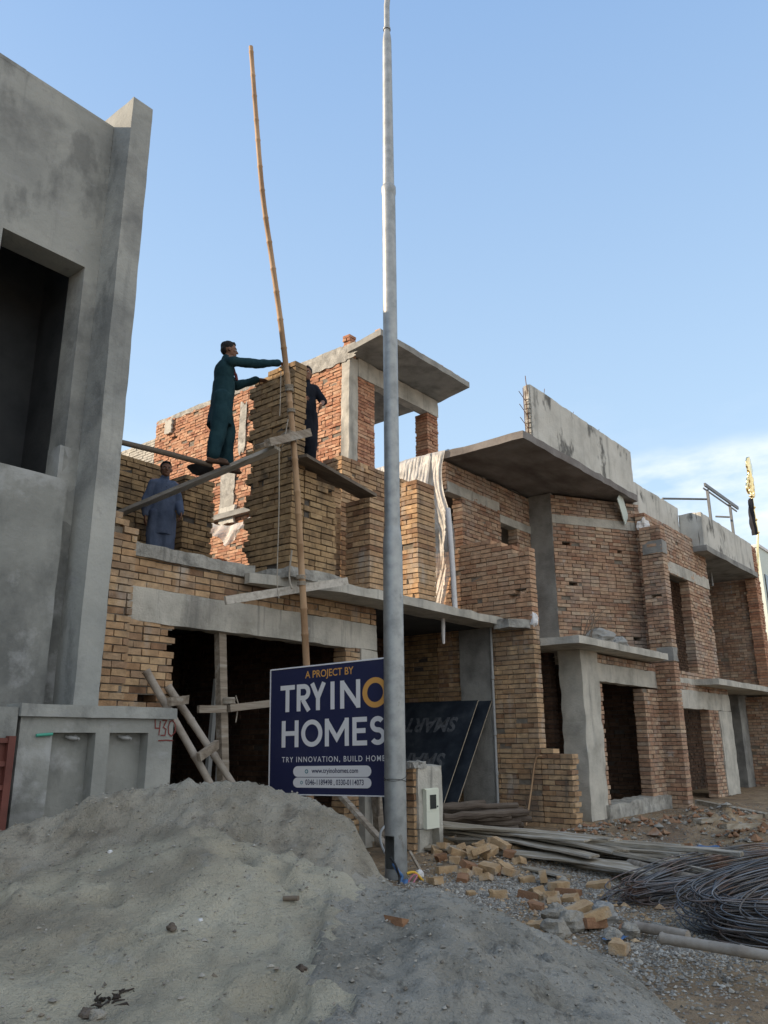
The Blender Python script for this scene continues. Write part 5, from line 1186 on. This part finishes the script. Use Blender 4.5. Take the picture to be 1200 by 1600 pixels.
M['brick_l2'] = mat('burnt_brick_clay', [(.20, .105, .06), (.29, .16, .09), (.33, .20, .115)], 6, bump=.6, bscale=60, stains=[((.42, .39, .34), 5, .6, .75, .6, 1)])
M['rock'] = mat('broken_concrete', [(.20, .18, .15), (.31, .285, .24), (.39, .36, .31)], 7, bump=.9, bscale=40)
BM = [brick_mesh(k, 1., 'brick_l') for k in range(4)]+[brick_mesh(9, 1., 'brick_l2')]; BH = [brick_mesh(20+k, .55+.1*k, 'brick_l') for k in range(3)]+[brick_mesh(31, .5, 'brick_l2')]
def loose(me, loc, rot, label, grp=None, name='loose_brick', cat='brick', sc=1.):
    o = bpy.data.objects.new(name, me); COL.objects.link(o); o.location = loc; o.rotation_euler = rot; o.scale = (sc,)*3
    tag(o, label, cat, grp); return o
def drop(px, py, z=.0):
    p = at_z(px, py, z); return p
G1 = 'bricks tumbled in the heap by the meter pillar'; L1 = 'loose brick in the tumbled yellow heap beside the meter pillar'
pl = [(682, 1336, 0, 0, 1), (700, 1320, .03, 1, 1), (712, 1352, 0, 2, 1), (697, 1362, 0, 0, 1), (722, 1335, .05, 1, 1), (728, 1310, .06, 3, 1), (706, 1310, .07, 5, 0), (745, 1362, 0, 2, 1), (738, 1345, .04, 6, 0), (757, 1328, .07, 3, 1),
      (765, 1345, .03, 0, 1), (780, 1335, .06, 1, 1), (788, 1320, .06, 2, 1), (797, 1345, .02, 4, 1), (775, 1362, 0, 7, 0), (760, 1370, 0, 5, 0), (748, 1322, .10, 6, 0), (805, 1335, .03, 3, 1), (690, 1346, .02, 7, 0), (728, 1366, 0, 5, 0), (790, 1358, .0, 6, 0), (812, 1352, .0, 5, 0), (772, 1318, .13, 0, 1), (693, 1328, .05, 1, 1), (716, 1344, .03, 0, 1), (752, 1340, .08, 2, 1), (783, 1328, .12, 3, 1), (798, 1362, .0, 1, 1), (735, 1356, .03, 4, 1), (765, 1356, .04, 0, 1), (803, 1322, .0, 2, 1), (722, 1372, 0, 7, 0)]
for px, py, z, k, full in pl:
    p = drop(px, py, z+.04); me = BM[k % 5] if full else BH[k % 4]
    loose(me, (p[0], p[1], gz(p[0], p[1])+z+.024), (rn.uniform(-.35, .35), rn.uniform(-.4, .4), rn.uniform(0, 3.1)), L1, G1)
G2 = 'bricks scattered between the board pile and the gravel'; L2 = 'loose brick lying on the gravel in front of the board pile'
for px, py, z, k, full, rt in [(848, 1362, .06, 1, 1, (1.4, .1, .5)), (838, 1388, 0, 3, 1, None), (873, 1380, .02, 0, 1, None), (888, 1392, 0, 4, 1, None), (862, 1398, .03, 2, 1, None), (848, 1402, 0, 6, 0, None), (838, 1418, .0, 7, 0, None), (866, 1410, 0, 5, 0, None), (890, 1404, 0, 5, 0, None), (880, 1370, .0, 6, 0, None), (830, 1400, 0, 4, 1, None), (822, 1370, 0, 6, 0, None)]:
    p = drop(px, py, z+.04); me = BM[k % 5] if full else BH[k % 4]
    loose(me, (p[0], p[1], gz(p[0], p[1])+z+.020), rt or (rn.uniform(-.25, .25), rn.uniform(-.25, .25), rn.uniform(0, 3.1)), L2, G2)
G3 = 'bricks and lumps heaped beside the rebar coils'; L3 = 'loose brick among concrete lumps left of the rebar coils'
for px, py, z, k, full in [(842, 1445, 0, 4, 0), (905, 1420, .03, 0, 1), (925, 1442, .02, 4, 1), (930, 1430, .07, 1, 1), (880, 1448, 0, 7, 0), (903, 1436, .0, 3, 1)]:
    p = drop(px, py, z+.04); me = BM[k % 5] if full else BH[k % 4]
    loose(me, (p[0], p[1], gz(p[0], p[1])+z+.020), (rn.uniform(-.3, .3), rn.uniform(-.3, .3), rn.uniform(0, 3.1)), L3, G3)
for px, py, k, full, lab in [(680, 1378, 5, 0, 'brick half beside the yellow strap at the lamp pole foot'), (778, 1400, 6, 0, 'lone yellow brick half in the middle of the gravel'), (706, 1402, 5, 0, 'small yellow brick chip on the gravel nearest the sand heap'), (735, 1396, 6, 0, 'flat brick flake on the gravel between sand heap and lone brick'),
                             (935, 1380, 0, 1, 'tan brick lying flat below the board pile ends'), (968, 1482, 6, 0, 'bright yellow brick half on the bare earth below the coils'), (985, 1458, 7, 0, 'dark brick half beside the bamboo stub by the coils'), (1128, 1338, 4, 1, 'red brick beyond the top of the rebar coil'),
                             (1075, 1322, 4, 1, 'red brick on the rubble left of the far coil end'), (805, 1462, 6, 0, 'tiny yellow brick chip on bare earth near the sand slope'), (885, 1470, 5, 0, 'broken yellow chip in front of the concrete lumps')]:
    p = drop(px, py, .03); sc_ = .55 if ('chip' in lab or 'flake' in lab) else 1.
    loose(BM[k % 5] if full else BH[k % 4], (p[0], p[1], gz(p[0], p[1])+.03*sc_), (rn.uniform(-.2, .2), rn.uniform(-.2, .2), rn.uniform(0, 3.1)), lab, None, sc=sc_)
def lump(name, c, r, mt, sd, sq=(1, 1, .8), parent=None, amp=.45):
    mb = MB(); rows = []
    for i in range(13):
        t = -math.pi/2+math.pi*(i+.05)/12.1; row = []
        for k in range(18):
            p = 2*math.pi*k/18; v = Vector((math.cos(t)*math.cos(p), math.cos(t)*math.sin(p), math.sin(t)))
            q = 1+amp*nz((v.x*1.3+sd*3.1, v.y*1.3, v.z*1.3))+.18*nz((v.x*4+sd, v.y*4, v.z*4)); row.append((c[0]+v.x*r*q*sq[0], c[1]+v.y*r*q*sq[1], c[2]+v.z*r*q*sq[2]))
        rows.append(row)
    mb.grid(rows, 0, False, closed=True); mb.add(rows[0], [tuple(range(18))[::-1]]); mb.add(rows[-1], [tuple(range(18))])
    return mb.build(name, M[mt] if isinstance(mt, str) else mt, parent)
for k, (px, py, r, z, mt, lab) in enumerate([(872, 1432, .11, .08, 'rock', 'big pale concrete lump topping the brick pile left of the coils'), (893, 1440, .10, .07, 'rock', 'pale concrete lump leaning on the biggest lump'), (868, 1450, .10, .06, 'rock', 'brownish concrete lump at the front of the pile'), (944, 1428, .105, .07, 'sack', 'crumpled grey sack of mortar beside the coil'),
                                     (958, 1462, .07, .04, 'rock', 'small pale stone right of the concrete lumps'), (742, 1330, .06, .05, 'rock', 'grey rubble stone in the yellow brick heap'), (880, 1374, .06, .04, 'rock', 'grey stone behind the scattered bricks'), (985, 1455, .07, .05, 'rock', 'brown stone lump beside the grey bamboo stub'), (1010, 1395, .05, .03, 'rock', 'small stone inside the rebar loop')]):
    p = drop(px, py, z); o = lump('rubble_lump', (p[0], p[1], gz(p[0], p[1])+z*.8), r, mt, k+1); tag(o, lab, 'rubble')
# sacks and debris on the ledge of house 2
for k, (px, py, r) in enumerate([(940, 985, .27), (968, 996, .2)]):
    q = at_y(px, py, 6.25); o = lump('cement_bag', (q[0], 6.3, Z1+r*.45), r, 'sack' if k == 0 else 'conc_dark', 20+k, (1.15, .9, .62)); tag(o, ['large grey cement bag slumped on the ledge of the pinkish house', 'smaller dark bag right of the big one on the ledge'][k], 'bag')
mb = MB(); q = at_y(912, 985, 6.3)
for k in range(9):
    a = (q[0]+rn.uniform(-.15, .15), 6.3+rn.uniform(-.1, .1), Z1); b = (q[0]+rn.uniform(-.3, .7), 6.25+rn.uniform(-.2, .2), Z1+rn.uniform(.3, .75)); mid = tuple((np.array(a)+np.array(b))/2+np.array([rn.uniform(-.1, .1), 0, .08])); mb.tube([a, mid, b], [.009, .007, .004], seg=5)
tag(mb.build('dry_shrub', M['dead']), 'bundle of dry twigs on the ledge under the angled wall', 'twigs')
q = at_y(820, 978, 6.72); o = lump('plaster_lump', (PW+.06, 6.72, 3.40), .10, 'white_cloth', 31, (.7, .8, 1.3)); tag(o, 'white rag lump on the broken slab corner of the yellow house', 'rag')
q = at_y(1010, 822, 6.5); o = lump('white_rag', (q[0], 6.55, q[2]), .22, 'white_cloth', 37, (1., .5, .8), amp=.8); tag(o, 'crumpled white rag on top of the brick pier between two houses', 'rag')

# ------------------------------------------------------------------ board pile
M['board'] = mat('grey_shuttering_board', [(.20, .165, .12), (.34, .29, .22), (.49, .44, .36)], 5, rough=.9, bump=.6, bscale=30, stretch=(.3, 3, 3), stains=[((.46, .45, .42), 2.5, .54, .7, .75, 1), ((.08, .065, .05), 3, .6, .72, .7, 1)])
def board_mesh(k, ln, wd, th):
    rr = random.Random(k); mb = MB(); n = 14; rows = []
    bend = rr.uniform(-.03, .04)
    for i in range(n+1):
        f = i/n; x = (f-.5)*ln; z = bend*(1-(2*f-1)**2)+.004*rr.uniform(-1, 1); y = .01*rr.uniform(-1, 1); w2 = wd/2*(1+rr.uniform(-.06, .06)); 
        if i in (0, n): w2 *= rr.uniform(.7, .95)
        rows.append([(x, y-w2, z), (x, y+w2, z), (x, y+w2, z+th), (x, y-w2, z+th)])
    mb.grid(rows, 0, False, closed=True); mb.add(rows[0], [(0, 1, 2, 3)]); mb.add(rows[-1], [(3, 2, 1, 0)])
    return mb.mesh('shuttering_board', [M['board']])
BD = [board_mesh(k, l, w_, t) for k, (l, w_, t) in enumerate([(3.2, .20, .022), (3.5, .17, .02), (2.6, .22, .025), (3.0, .13, .022), (2.2, .18, .02), (3.3, .09, .035)])]
pA = at_z(720, 1310, .1); pB = at_z(1055, 1352, .1); pm = (pA+pB)/2; ang0 = math.atan2(pB[1]-pA[1], pB[0]-pA[0]); span = np.linalg.norm(pB-pA)
acr = np.array([-math.sin(ang0), math.cos(ang0), 0]); alo = np.array([math.cos(ang0), math.sin(ang0), 0])
GB = 'grey shuttering boards piled in front of the houses'; LB_ = 'weathered grey board lying in the flat pile before the houses'
for k in range(30):
    lay = [0]*9+[1]*8+[2]*7+[3]*6; z = .03+lay[k]*.07; o = bpy.data.objects.new('shuttering_board', BD[k % 6]); COL.objects.link(o)
    off = rn.uniform(-.75, .75)*(1-.15*lay[k]); sh_ = rn.uniform(-.9, .9)
    p = pm+acr*off+alo*sh_; o.location = (p[0], p[1], gz(p[0], p[1])+z); o.rotation_euler = (rn.uniform(-.14, .14), rn.uniform(-.035, .035), ang0+rn.gauss(0, .16)+(.12 if off > .3 else 0)); tag(o, LB_, 'board', GB)
for (x0, y0, x1, y1, lab) in [(1090, 1253, 1200, 1275, 'long grey pole lying on the rubble at the right edge'), (1090, 1283, 1186, 1276, 'thin board lying on the rubble mound by the far house'), (1130, 1292, 1215, 1290, 'short board at the right edge among rubble')]:
    a = at_z(x0, y0, .22); b = at_z(x1, y1, .16); mb = MB(); mb.bar(a, b, .12, .07, jit=.01); tag(mb.build('rubble_board', M['board']), lab, 'board')
# round timbers stacked beside the meter pillar
LG = []
for k, (ln, r) in enumerate([(1.5, .058), (1.2, .05), (1.7, .045), (1.0, .065)]):
    mb = MB(); mb.tube([((q/9-.5)*ln, rn.uniform(-.015, .015), rn.uniform(-.012, .012)) for q in range(10)], [r*(1.05-.015*q)*rn.uniform(.9, 1.1) for q in range(10)], seg=9, smooth=False); LG.append(mb.mesh('round_timber', [M['log']]))
GT = 'old round timbers stacked in the porch mouth'; LT = 'old round timber in the low stack beside the meter pillar'
for k, (px, py, z, me, an) in enumerate([(735, 1262, .42, 2, -.45), (742, 1280, .30, 1, -.5), (760, 1275, .34, 0, -.4), (715, 1282, .26, 3, -.55), (770, 1262+22, .24, 1, -.7), (708, 1300, .14, 0, -.6), (730, 1300, .12, 2, -.45), (757, 1300, .10, 3, -.9), (700, 1315, .07, 1, -.6), (726, 1316, .07, 0, -.5), (748, 1312, .06, 2, -.62), (722, 1268, .36, 1, -.5), (750, 1290, .18, 2, -.42), (775, 1292, .16, 3, -.35), (738, 1288, .22, 0, -.66), (712, 1262, .40, 3, -.5), (765, 1268, .30, 1, -.55)]):
    p = at_z(px, py, z); o = bpy.data.objects.new('round_timber', LG[me]); COL.objects.link(o); o.location = (p[0]+.15, p[1]+.1, z); o.rotation_euler = (rn.uniform(0, 6), rn.uniform(-.05, .05), an); tag(o, LT, 'timber', GT)
# bent bamboo strip leaning on the stub wall
mb = MB(); mb.tube(poly_interp([at_x(822, 1290, PW-.35), at_x(830, 1235, PW-.12), at_x(836, 1190, PW-.03), at_x(842, 1181, PW-.02), at_x(856, 1183, PW+.1)], 24), .016, seg=8)
tag(mb.build('bent_pipe', M['bamboo']), 'thin bent bamboo strip leaning on the stub of yellow brick wall', 'bamboo strip')

# ------------------------------------------------------------------ rebar coils
def coil(name, c, ang, ln, wd, n, hgt, label, seed, z0=.03, tilt=0., rad=.0064, fan=.25):
    """long bars folded into flat hairpin loops and thrown on a pile"""
    rr = random.Random(seed); mb = MB()
    for k in range(n):
        f = k/max(1, n-1); L_ = ln*rr.uniform(.94, 1.03); W_ = wd*(.45+.55*rr.random()**.6); ox = rr.gauss(0, .07); oy = rr.gauss(0, .035); pts = []; ph = rr.uniform(0, 6)
        a_ = ang+rr.gauss(0, fan*.16); ca, sa = math.cos(a_), math.sin(a_)
        zz = z0+hgt*f; sk = rr.uniform(-.12, .12)
        for i in range(72):
            t = 2*math.pi*i/72; cx = math.copysign(abs(math.cos(t))**.42, math.cos(t)); sy = math.copysign(abs(math.sin(t))**.8, math.sin(t))
            neck = 1-.5*max(0, -cx)**2 if name else 1
            x = ox+cx*L_/2; y = oy+sy*W_/2*neck+sk*cx*.4; z = zz*(1-.25*abs(cx)**3)+.02*math.sin(2*t+ph)+tilt*y
            pts.append((c[0]+x*ca-y*sa, c[1]+x*sa+y*ca, max(.012, z)))
        mb.tube(pts, rad, seg=5, closed=True)
    o = mb.build(name, M['rebar']); tag(o, label, 'rebar coil', 'coils of bent reinforcing bars'); return o
e_ = at_z(1096, 1440, .12); dA = R(-42); ca_ = e_+np.array([math.cos(dA), math.sin(dA), 0])*2.35; coil('rebar_coil', ca_, dA, 4.6, 1.2, 95, .36, 'big stacked coil of dark rebar at the right edge', 1, tilt=.24, fan=.5)
e_ = at_z(985, 1400, .08); f_ = at_z(1130, 1350, .2); dB = math.atan2(f_[1]-e_[1], f_[0]-e_[0]); cb_ = e_+np.array([math.cos(dB), math.sin(dB), 0])*1.75; coil('rebar_coil', cb_, dB, 3.5, .55, 34, .20, 'flatter rebar coil reaching out towards the brick pile behind', 2, tilt=.15, fan=.5)
mb = MB(); mb.tube([at_z(838, 1455, .02), at_z(900, 1422, .03), at_z(985, 1385, .04)], .009, seg=5); mb.tube([at_z(830, 1458, .02), at_z(880, 1436, .03), at_z(930, 1410, .05)], .007, seg=5)
tag(mb.build('loose_rebar', M['rebar']), 'loose rebar rods lying across the gravel towards the coils', 'rebar')
mb = MB(); bamboo_mesh(mb, [at_z(1033, 1466, .16), at_z(1120, 1480, .17), at_z(1215, 1496, .17)], .034, .032, .5); tag(mb.build('bamboo_pole', M['bamboo_grey']), 'grey bamboo pole lying across the front of the big coil', 'bamboo pole')
mb = MB(); bamboo_mesh(mb, [at_z(993, 1448, .07), at_z(1030, 1453, .08), at_z(1075, 1462, .08)], .036, .036, .5); tag(mb.build('bamboo_pole', M['bamboo_grey']), 'short grey bamboo stub poking out under the big coil', 'bamboo pole')
mb = MB(); mb.tube([at_z(985, 1350, .12), at_z(1040, 1366, .12), at_z(1088, 1376, .12)], .055, seg=10); tag(mb.build('timber_pole', M['wood']), 'pale round timber end between the boards and the coils', 'pole')
# scraps
mb = MB(); p = at_z(1103, 1326, .16); rows = [[(p[0]+(i/5-.5)*.34, p[1]+(j/4-.5)*.26, .17+gz(p[0], p[1])+.04*nz((i*.9, j*.8, 3))) for i in range(6)] for j in range(5)]; mb.grid(rows); tag(mb.build('blue_scrap', M['blue_plastic']), 'blue plastic scrap on the rubble beyond the coil', 'plastic scrap')
mb = MB(); p = at_z(962, 1462+6, .02); rows = [[(p[0]+(i/5-.5)*.2, p[1]+(j/4-.5)*.12, .03+gz(p[0], p[1])+.025*nz((i*.9, j*.8, 8))) for i in range(6)] for j in range(5)]; mb.grid(rows); tag(mb.build('blue_scrap', M['blue_plastic']), 'small blue plastic scrap by the pale stone', 'plastic scrap')
# cables at the pole foot
def loops(pts, r): mb = MB(); mb.tube(poly_interp(pts, 30), r, seg=6); return mb
pf = lambda x, y, z=.05: at_y(x, y, 5.38)
o = loops([at_y(615, 1350, 5.5), at_y(622, 1362, 5.42), at_y(628, 1370, 5.40), at_y(624, 1384, 5.40), at_y(635, 1376, 5.36), at_y(630, 1388, 5.3)], .02).build('blue_cable', M['blue_plastic']); tag(o, 'blue cable spilling out of the lamp pole hatch', 'cable')
o = loops([at_y(636, 1365, 5.36), at_y(648, 1363, 5.32), at_y(662, 1377, 5.28), at_y(684, 1390, 5.22), at_y(672, 1393, 5.2), at_y(655, 1382, 5.2)], .014).build('yellow_strap', M['yellow_plastic']); tag(o, 'yellow plastic strap lying at the lamp pole foot', 'strap')
o = loops([at_y(634, 1385, 5.34), at_y(645, 1368, 5.32), at_y(652, 1368, 5.3), at_y(646, 1382, 5.26), at_y(660, 1388, 5.26)], .008).build('pink_wire', M['pink']); tag(o, 'thin pink wire tangled at the lamp pole foot', 'wire')
q = at_y(655, 1366, 5.34); o = lump('white_rag', (q[0], q[1], q[2]), .045, 'white_cloth', 51, (1, 1, 1)); tag(o, 'white rag on the cables at the lamp pole foot', 'rag')
o = loops([at_y(610, 1340, 5.5), at_y(618, 1352, 5.42), at_y(624, 1372, 5.4), at_y(622, 1386, 5.36)], .012).build('black_cable', M['tank']); tag(o, 'black cable hanging from the lamp pole hatch', 'cable')
mb = MB(); mb.bar(at_y(640, 1330, 5.75), at_y(658, 1362, 5.55), .03, .02); tag(mb.build('wood_stick', M['wood']), 'thin stick leaning at the right of the lamp pole foot', 'stick')
# twig and debris on the sand
def hz(x, y): return heap(x, y)[0]
def on_heap(px, py):
    for t in np.arange(2.2, 8, .01):
        p = CPOS+ray(px, py)*t
        if p[2] < hz(p[0], p[1]): return p
    return p
p = on_heap(443, 1409); q = on_heap(466, 1416); mb = MB(); mb.tube([p+np.array([0, 0, .015]), q+np.array([0, 0, .035])], .012, seg=7); tag(mb.build('wood_stick', M['dead']), 'short dark stick stuck in the sand heap', 'stick')
p = on_heap(620, 1440); mb = MB(); mb.box(p[0]-.02, p[0]+.02, p[1]-.05, p[1]+.05, p[2]-.02, p[2]+.02, 0, .01); tag(mb.build('brick_chip', M['brick_l2']), 'brown brick chip on the sand slope right of the heap', 'brick chip')
p = on_heap(172, 1560); mb = MB()
for k in range(46):
    a = p+np.array([rn.gauss(0, .04), rn.gauss(0, .03), -.01]); b = a+np.array([rn.uniform(-.05, .05), rn.uniform(-.04, .04), rn.uniform(-.01, .035)]); mb.tube([a, (a+b)/2+np.array([rn.uniform(-.02, .02), 0, .01]), b], [.006, .005, .002], seg=4)
M['root'] = mat('dead_root_bark', [(.035, .028, .022), (.07, .055, .045)], 9, bump=.3)
tag(mb.build('dead_root', M['root']), 'dark tuft of dead roots in the sand at the lower left', 'roots')
for k, (px, py, r, lab) in enumerate([(135, 1590, .03, 'brown stone at the lower left of the sand heap'), (152, 1592, .028, 'pale stone beside the dead roots in the sand'), (268, 1452, .022, 'reddish clod on the middle left of the sand heap'), (313, 1440, .012, 'white chip in the middle of the sand heap'), (470, 1518, .022, 'dark clod on the lower middle of the sand heap'), (172, 1332, .012, 'pale chip on the upper left of the sand heap')]):
    p = on_heap(px, py); o = lump('sand_stone', (p[0], p[1], p[2]+r*.3), r, ['log', 'rock', 'log', 'white_cloth', 'log', 'white_cloth'][k], 60+k); tag(o, lab, 'stone')

# ------------------------------------------------------------------ gravel, clods and chips nobody could count
def stones(name, n, fn, rng, mt, label, seed):
    rr = random.Random(seed); mb = MB(); k = 0
    while k < n:
        x, y, z, ok = fn(rr)
        k += 1
        if not ok: continue
        s = rr.uniform(*rng)*(1 if rr.random() < .9 else 1.7); a = rr.uniform(0, 6.28); ca, sa = math.cos(a), math.sin(a)
        b = [(1, 0, 0), (0, 1, 0), (-1, 0, 0), (0, -1, 0), (0, 0, .8), (0, 0, -.8)]; vs = []
        for (u, v, w_) in b:
            u *= rr.uniform(.6, 1.3); v *= rr.uniform(.5, 1.1); w_ *= rr.uniform(.5, 1.1); u += rr.uniform(-.3, .3); v += rr.uniform(-.3, .3)
            vs.append((x+s*(u*ca-v*sa), y+s*(u*sa+v*ca), z+s*(w_+.2)))
        mb.add(vs, [(0, 1, 4), (1, 2, 4), (2, 3, 4), (3, 0, 4), (1, 0, 5), (2, 1, 5), (3, 2, 5), (0, 3, 5)])
    tag(mb.build(name, M[mt]), label, None, kind='stuff')
gA = at_z(790, 1400, 0); gB = at_z(1050, 1480, 0); gC = at_z(940, 1350, 0)
def f_gravel(rr):
    c, sx, sy = [(gA, 1.0, .7), (gA, .8, .6), (gC, 1.2, .5), (gB, .9, .4)][rr.randrange(4)]
    x = rr.gauss(c[0], sx); y = rr.gauss(c[1], sy); h_ = heap(x, y)[0] if x < 7 else -1
    return x, y, gz(x, y), h_ < .0 and y < 7.3 and y > -1
stones('gravel', 26000, f_gravel, (.007, .015), 'gravel', 'grey crushed stone strewn over the street in front of the houses', 4)
def f_chip(rr):
    x = rr.uniform(4, 19); y = rr.uniform(.3, 6.4); h_ = heap(x, y)[0] if x < 7 else -1
    return x, y, gz(x, y), h_ < 0
stones('earth_chips', 7000, f_chip, (.006, .017), 'clod', 'small stones and clods scattered over the bare earth', 5)
def f_clod(rr):
    x = rr.uniform(-.5, 6.5); y = rr.uniform(1., 6.2); h_ = heap(x, y)[0]; return x, y, h_, h_ > .02 and (rr.random() < .6 or heap(x, y)[1])
stones('sand_clods', 14000, f_clod, (.003, .010), 'clod', 'small clods and grit on the sand heap', 6)
def f_rub(rr):
    m_ = MOUNDS[rr.randrange(5)]; x = rr.gauss(m_[0], m_[3]*.6); y = rr.gauss(m_[1], m_[4]*.6); return x, y, gz(x, y), y < 6.3
stones('rubble_fragments', 420, f_rub, (.015, .055), 'clod', 'broken brick and stone fragments heaped before the far houses', 7)
hp_ = at_z(755, 1345, 0); hq_ = at_z(880, 1420, 0); M['paleclay'] = M['brick_l']
def f_bat(rr):
    c, s = ((hp_, .55), (hq_, .55))[rr.randrange(2)]; x = rr.gauss(c[0], s); y = rr.gauss(c[1], s); return x, y, gz(x, y), y < 7.2 and heap(x, y)[0] < 0
stones('brick_crumbs', 420, f_bat, (.010, .034), 'paleclay', 'yellow brick crumbs and chips around the tumbled bricks', 9)
M['redchip'] = M['brick_l2']
stones('brick_fragments', 260, f_rub, (.03, .07), 'redchip', 'reddish brick fragments mixed in the rubble mounds', 8)

# ------------------------------------------------------------------ gilded standard with a black flag on the far roof
al = thing('gilded_standard', 'gilded ornamental standard with a black flag at the right edge above the roofs', 'flag standard', (30, 7.6, 6))
AYy = 7.6
def A(px, py): return at_y(px, py, AYy)
mb = MB(); mb.tube([A(1184, 900), A(1184, 835), A(1178, 800), A(1174, 770)], .045, seg=8)
for px, py in ((1183, 832), (1180, 812), (1177, 793), (1174, 775)): q = A(px, py); mb.tube([q-np.array([0, 0, .06]), q, q+np.array([0, 0, .06])], [.05, .11, .05], seg=10)
mb.build('staff', M['gold'], al)
mb = MB()
for sx in (-1, 1):
    for cy, rr_ in ((757, .22), (766, .26), (748, .15)):
        q = A(1172.5, cy); mb.tube([q+np.array([sx*(.08+rr_*(1-math.cos(t))*.8), 0, rr_*math.sin(t)*.8]) for t in np.linspace(-.5, 4.6, 18)], .05, seg=7)
q = A(1172, 750); mb.tube([q-np.array([0, 0, .5]), q, q+np.array([0, 0, .5])], [.07, .12, .06], seg=10); mb.build('scroll_ornament', M['gold'], al)
mb = MB(); rows = []
for i in range(17):
    f = i/16; q = A(1172-3.5*f, 742-28*f); wv = .46*math.sin(math.pi*min(1, f*.9+.1))**.8*(1 if i % 4 else .82)+.01; rows.append([q+np.array([wv*math.cos(t), .07*math.sin(t), 0]) for t in np.linspace(0, 2*math.pi, 13)[:-1]])
mb.grid(rows, 0, True, closed=True); mb.add(rows[-1], [tuple(range(12))]); mb.build('leaf_plate', M['gold'], al)
mb = MB(); rows = []
for i in range(14):
    f = i/13; q = A(1173.5+8.0*f, 778+58*f); wd = .12+.75*f if f < .7 else .64-.5*(f-.7); rows.append([q+np.array([-wd*k/6, .10*math.sin(k*1.3+f*4), -.1*k/6]) for k in range(7)])
mb.grid(rows); mb.build('black_flag', M['flag'], al)

# ------------------------------------------------------------------ pieces that belong to one part of their thing go one level deeper
bpy.context.view_layer.update()
SUB = {'parapet_end_brick': 'parapet', 'hanging_board': 'roof_slab', 'roof_edge_brick': 'stair_tower_roof', 'plaster_patch': 'stair_tower_side_wall', 'cement_slab': 'stair_tower_side_wall',
       'white_panel': 'stair_tower_side_wall', 'broken_slab_corner': 'balcony_slab', 'mortar_bed': 'balcony_slab', 'drain_pipe': 'embedded_column', 'loose_top_bricks': 'corner_pier', 'concrete_band': 'front_pier',
       'coping': 'wall_body', 'pipe_fitting': 'wall_body', 'painted_number': 'wall_body', 'pipe_stub': 'wall_body', 'collar': 'long_shirt', 'button': 'long_shirt', 'lamp_head': 'lamp_arm', 'tie_wire': 'pole_shaft',
       'caption_icon': 'panel', 'caption_strip': 'panel', 'lettering': 'panel', 'gate_sheet': 'gate_frame', 'rubble_cap': 'brick_side', 'cross_bar': 'top_rail'}
stem = lambda n: n.split('.')[0]
for root in [o for o in COL.objects if o.parent is None and o.type == 'EMPTY']:
    kids = list(root.children)
    for ch in kids:
        want = SUB.get(stem(ch.name))
        if want is None and stem(ch.name) == 'starter_bar': want = 'parapet' if root is h2 else 'balcony_slab'
        if want is None and stem(ch.name) == 'hanging_pipe': want = 'roof_slab' if root is h3 else 'balcony_slab'
        if want is None and stem(ch.name) == 'lettering': want = 'sheet'
        if want is None: continue
        host = next((q for q in kids if stem(q.name) == want), None) or (next((q for q in kids if stem(q.name) == 'sheet'), None) if stem(ch.name) == 'lettering' else None)
        if host is None or host is ch: continue
        mw = ch.matrix_world.copy(); ch.parent = host; ch.matrix_parent_inverse = host.matrix_world.inverted(); ch.matrix_basis = mw
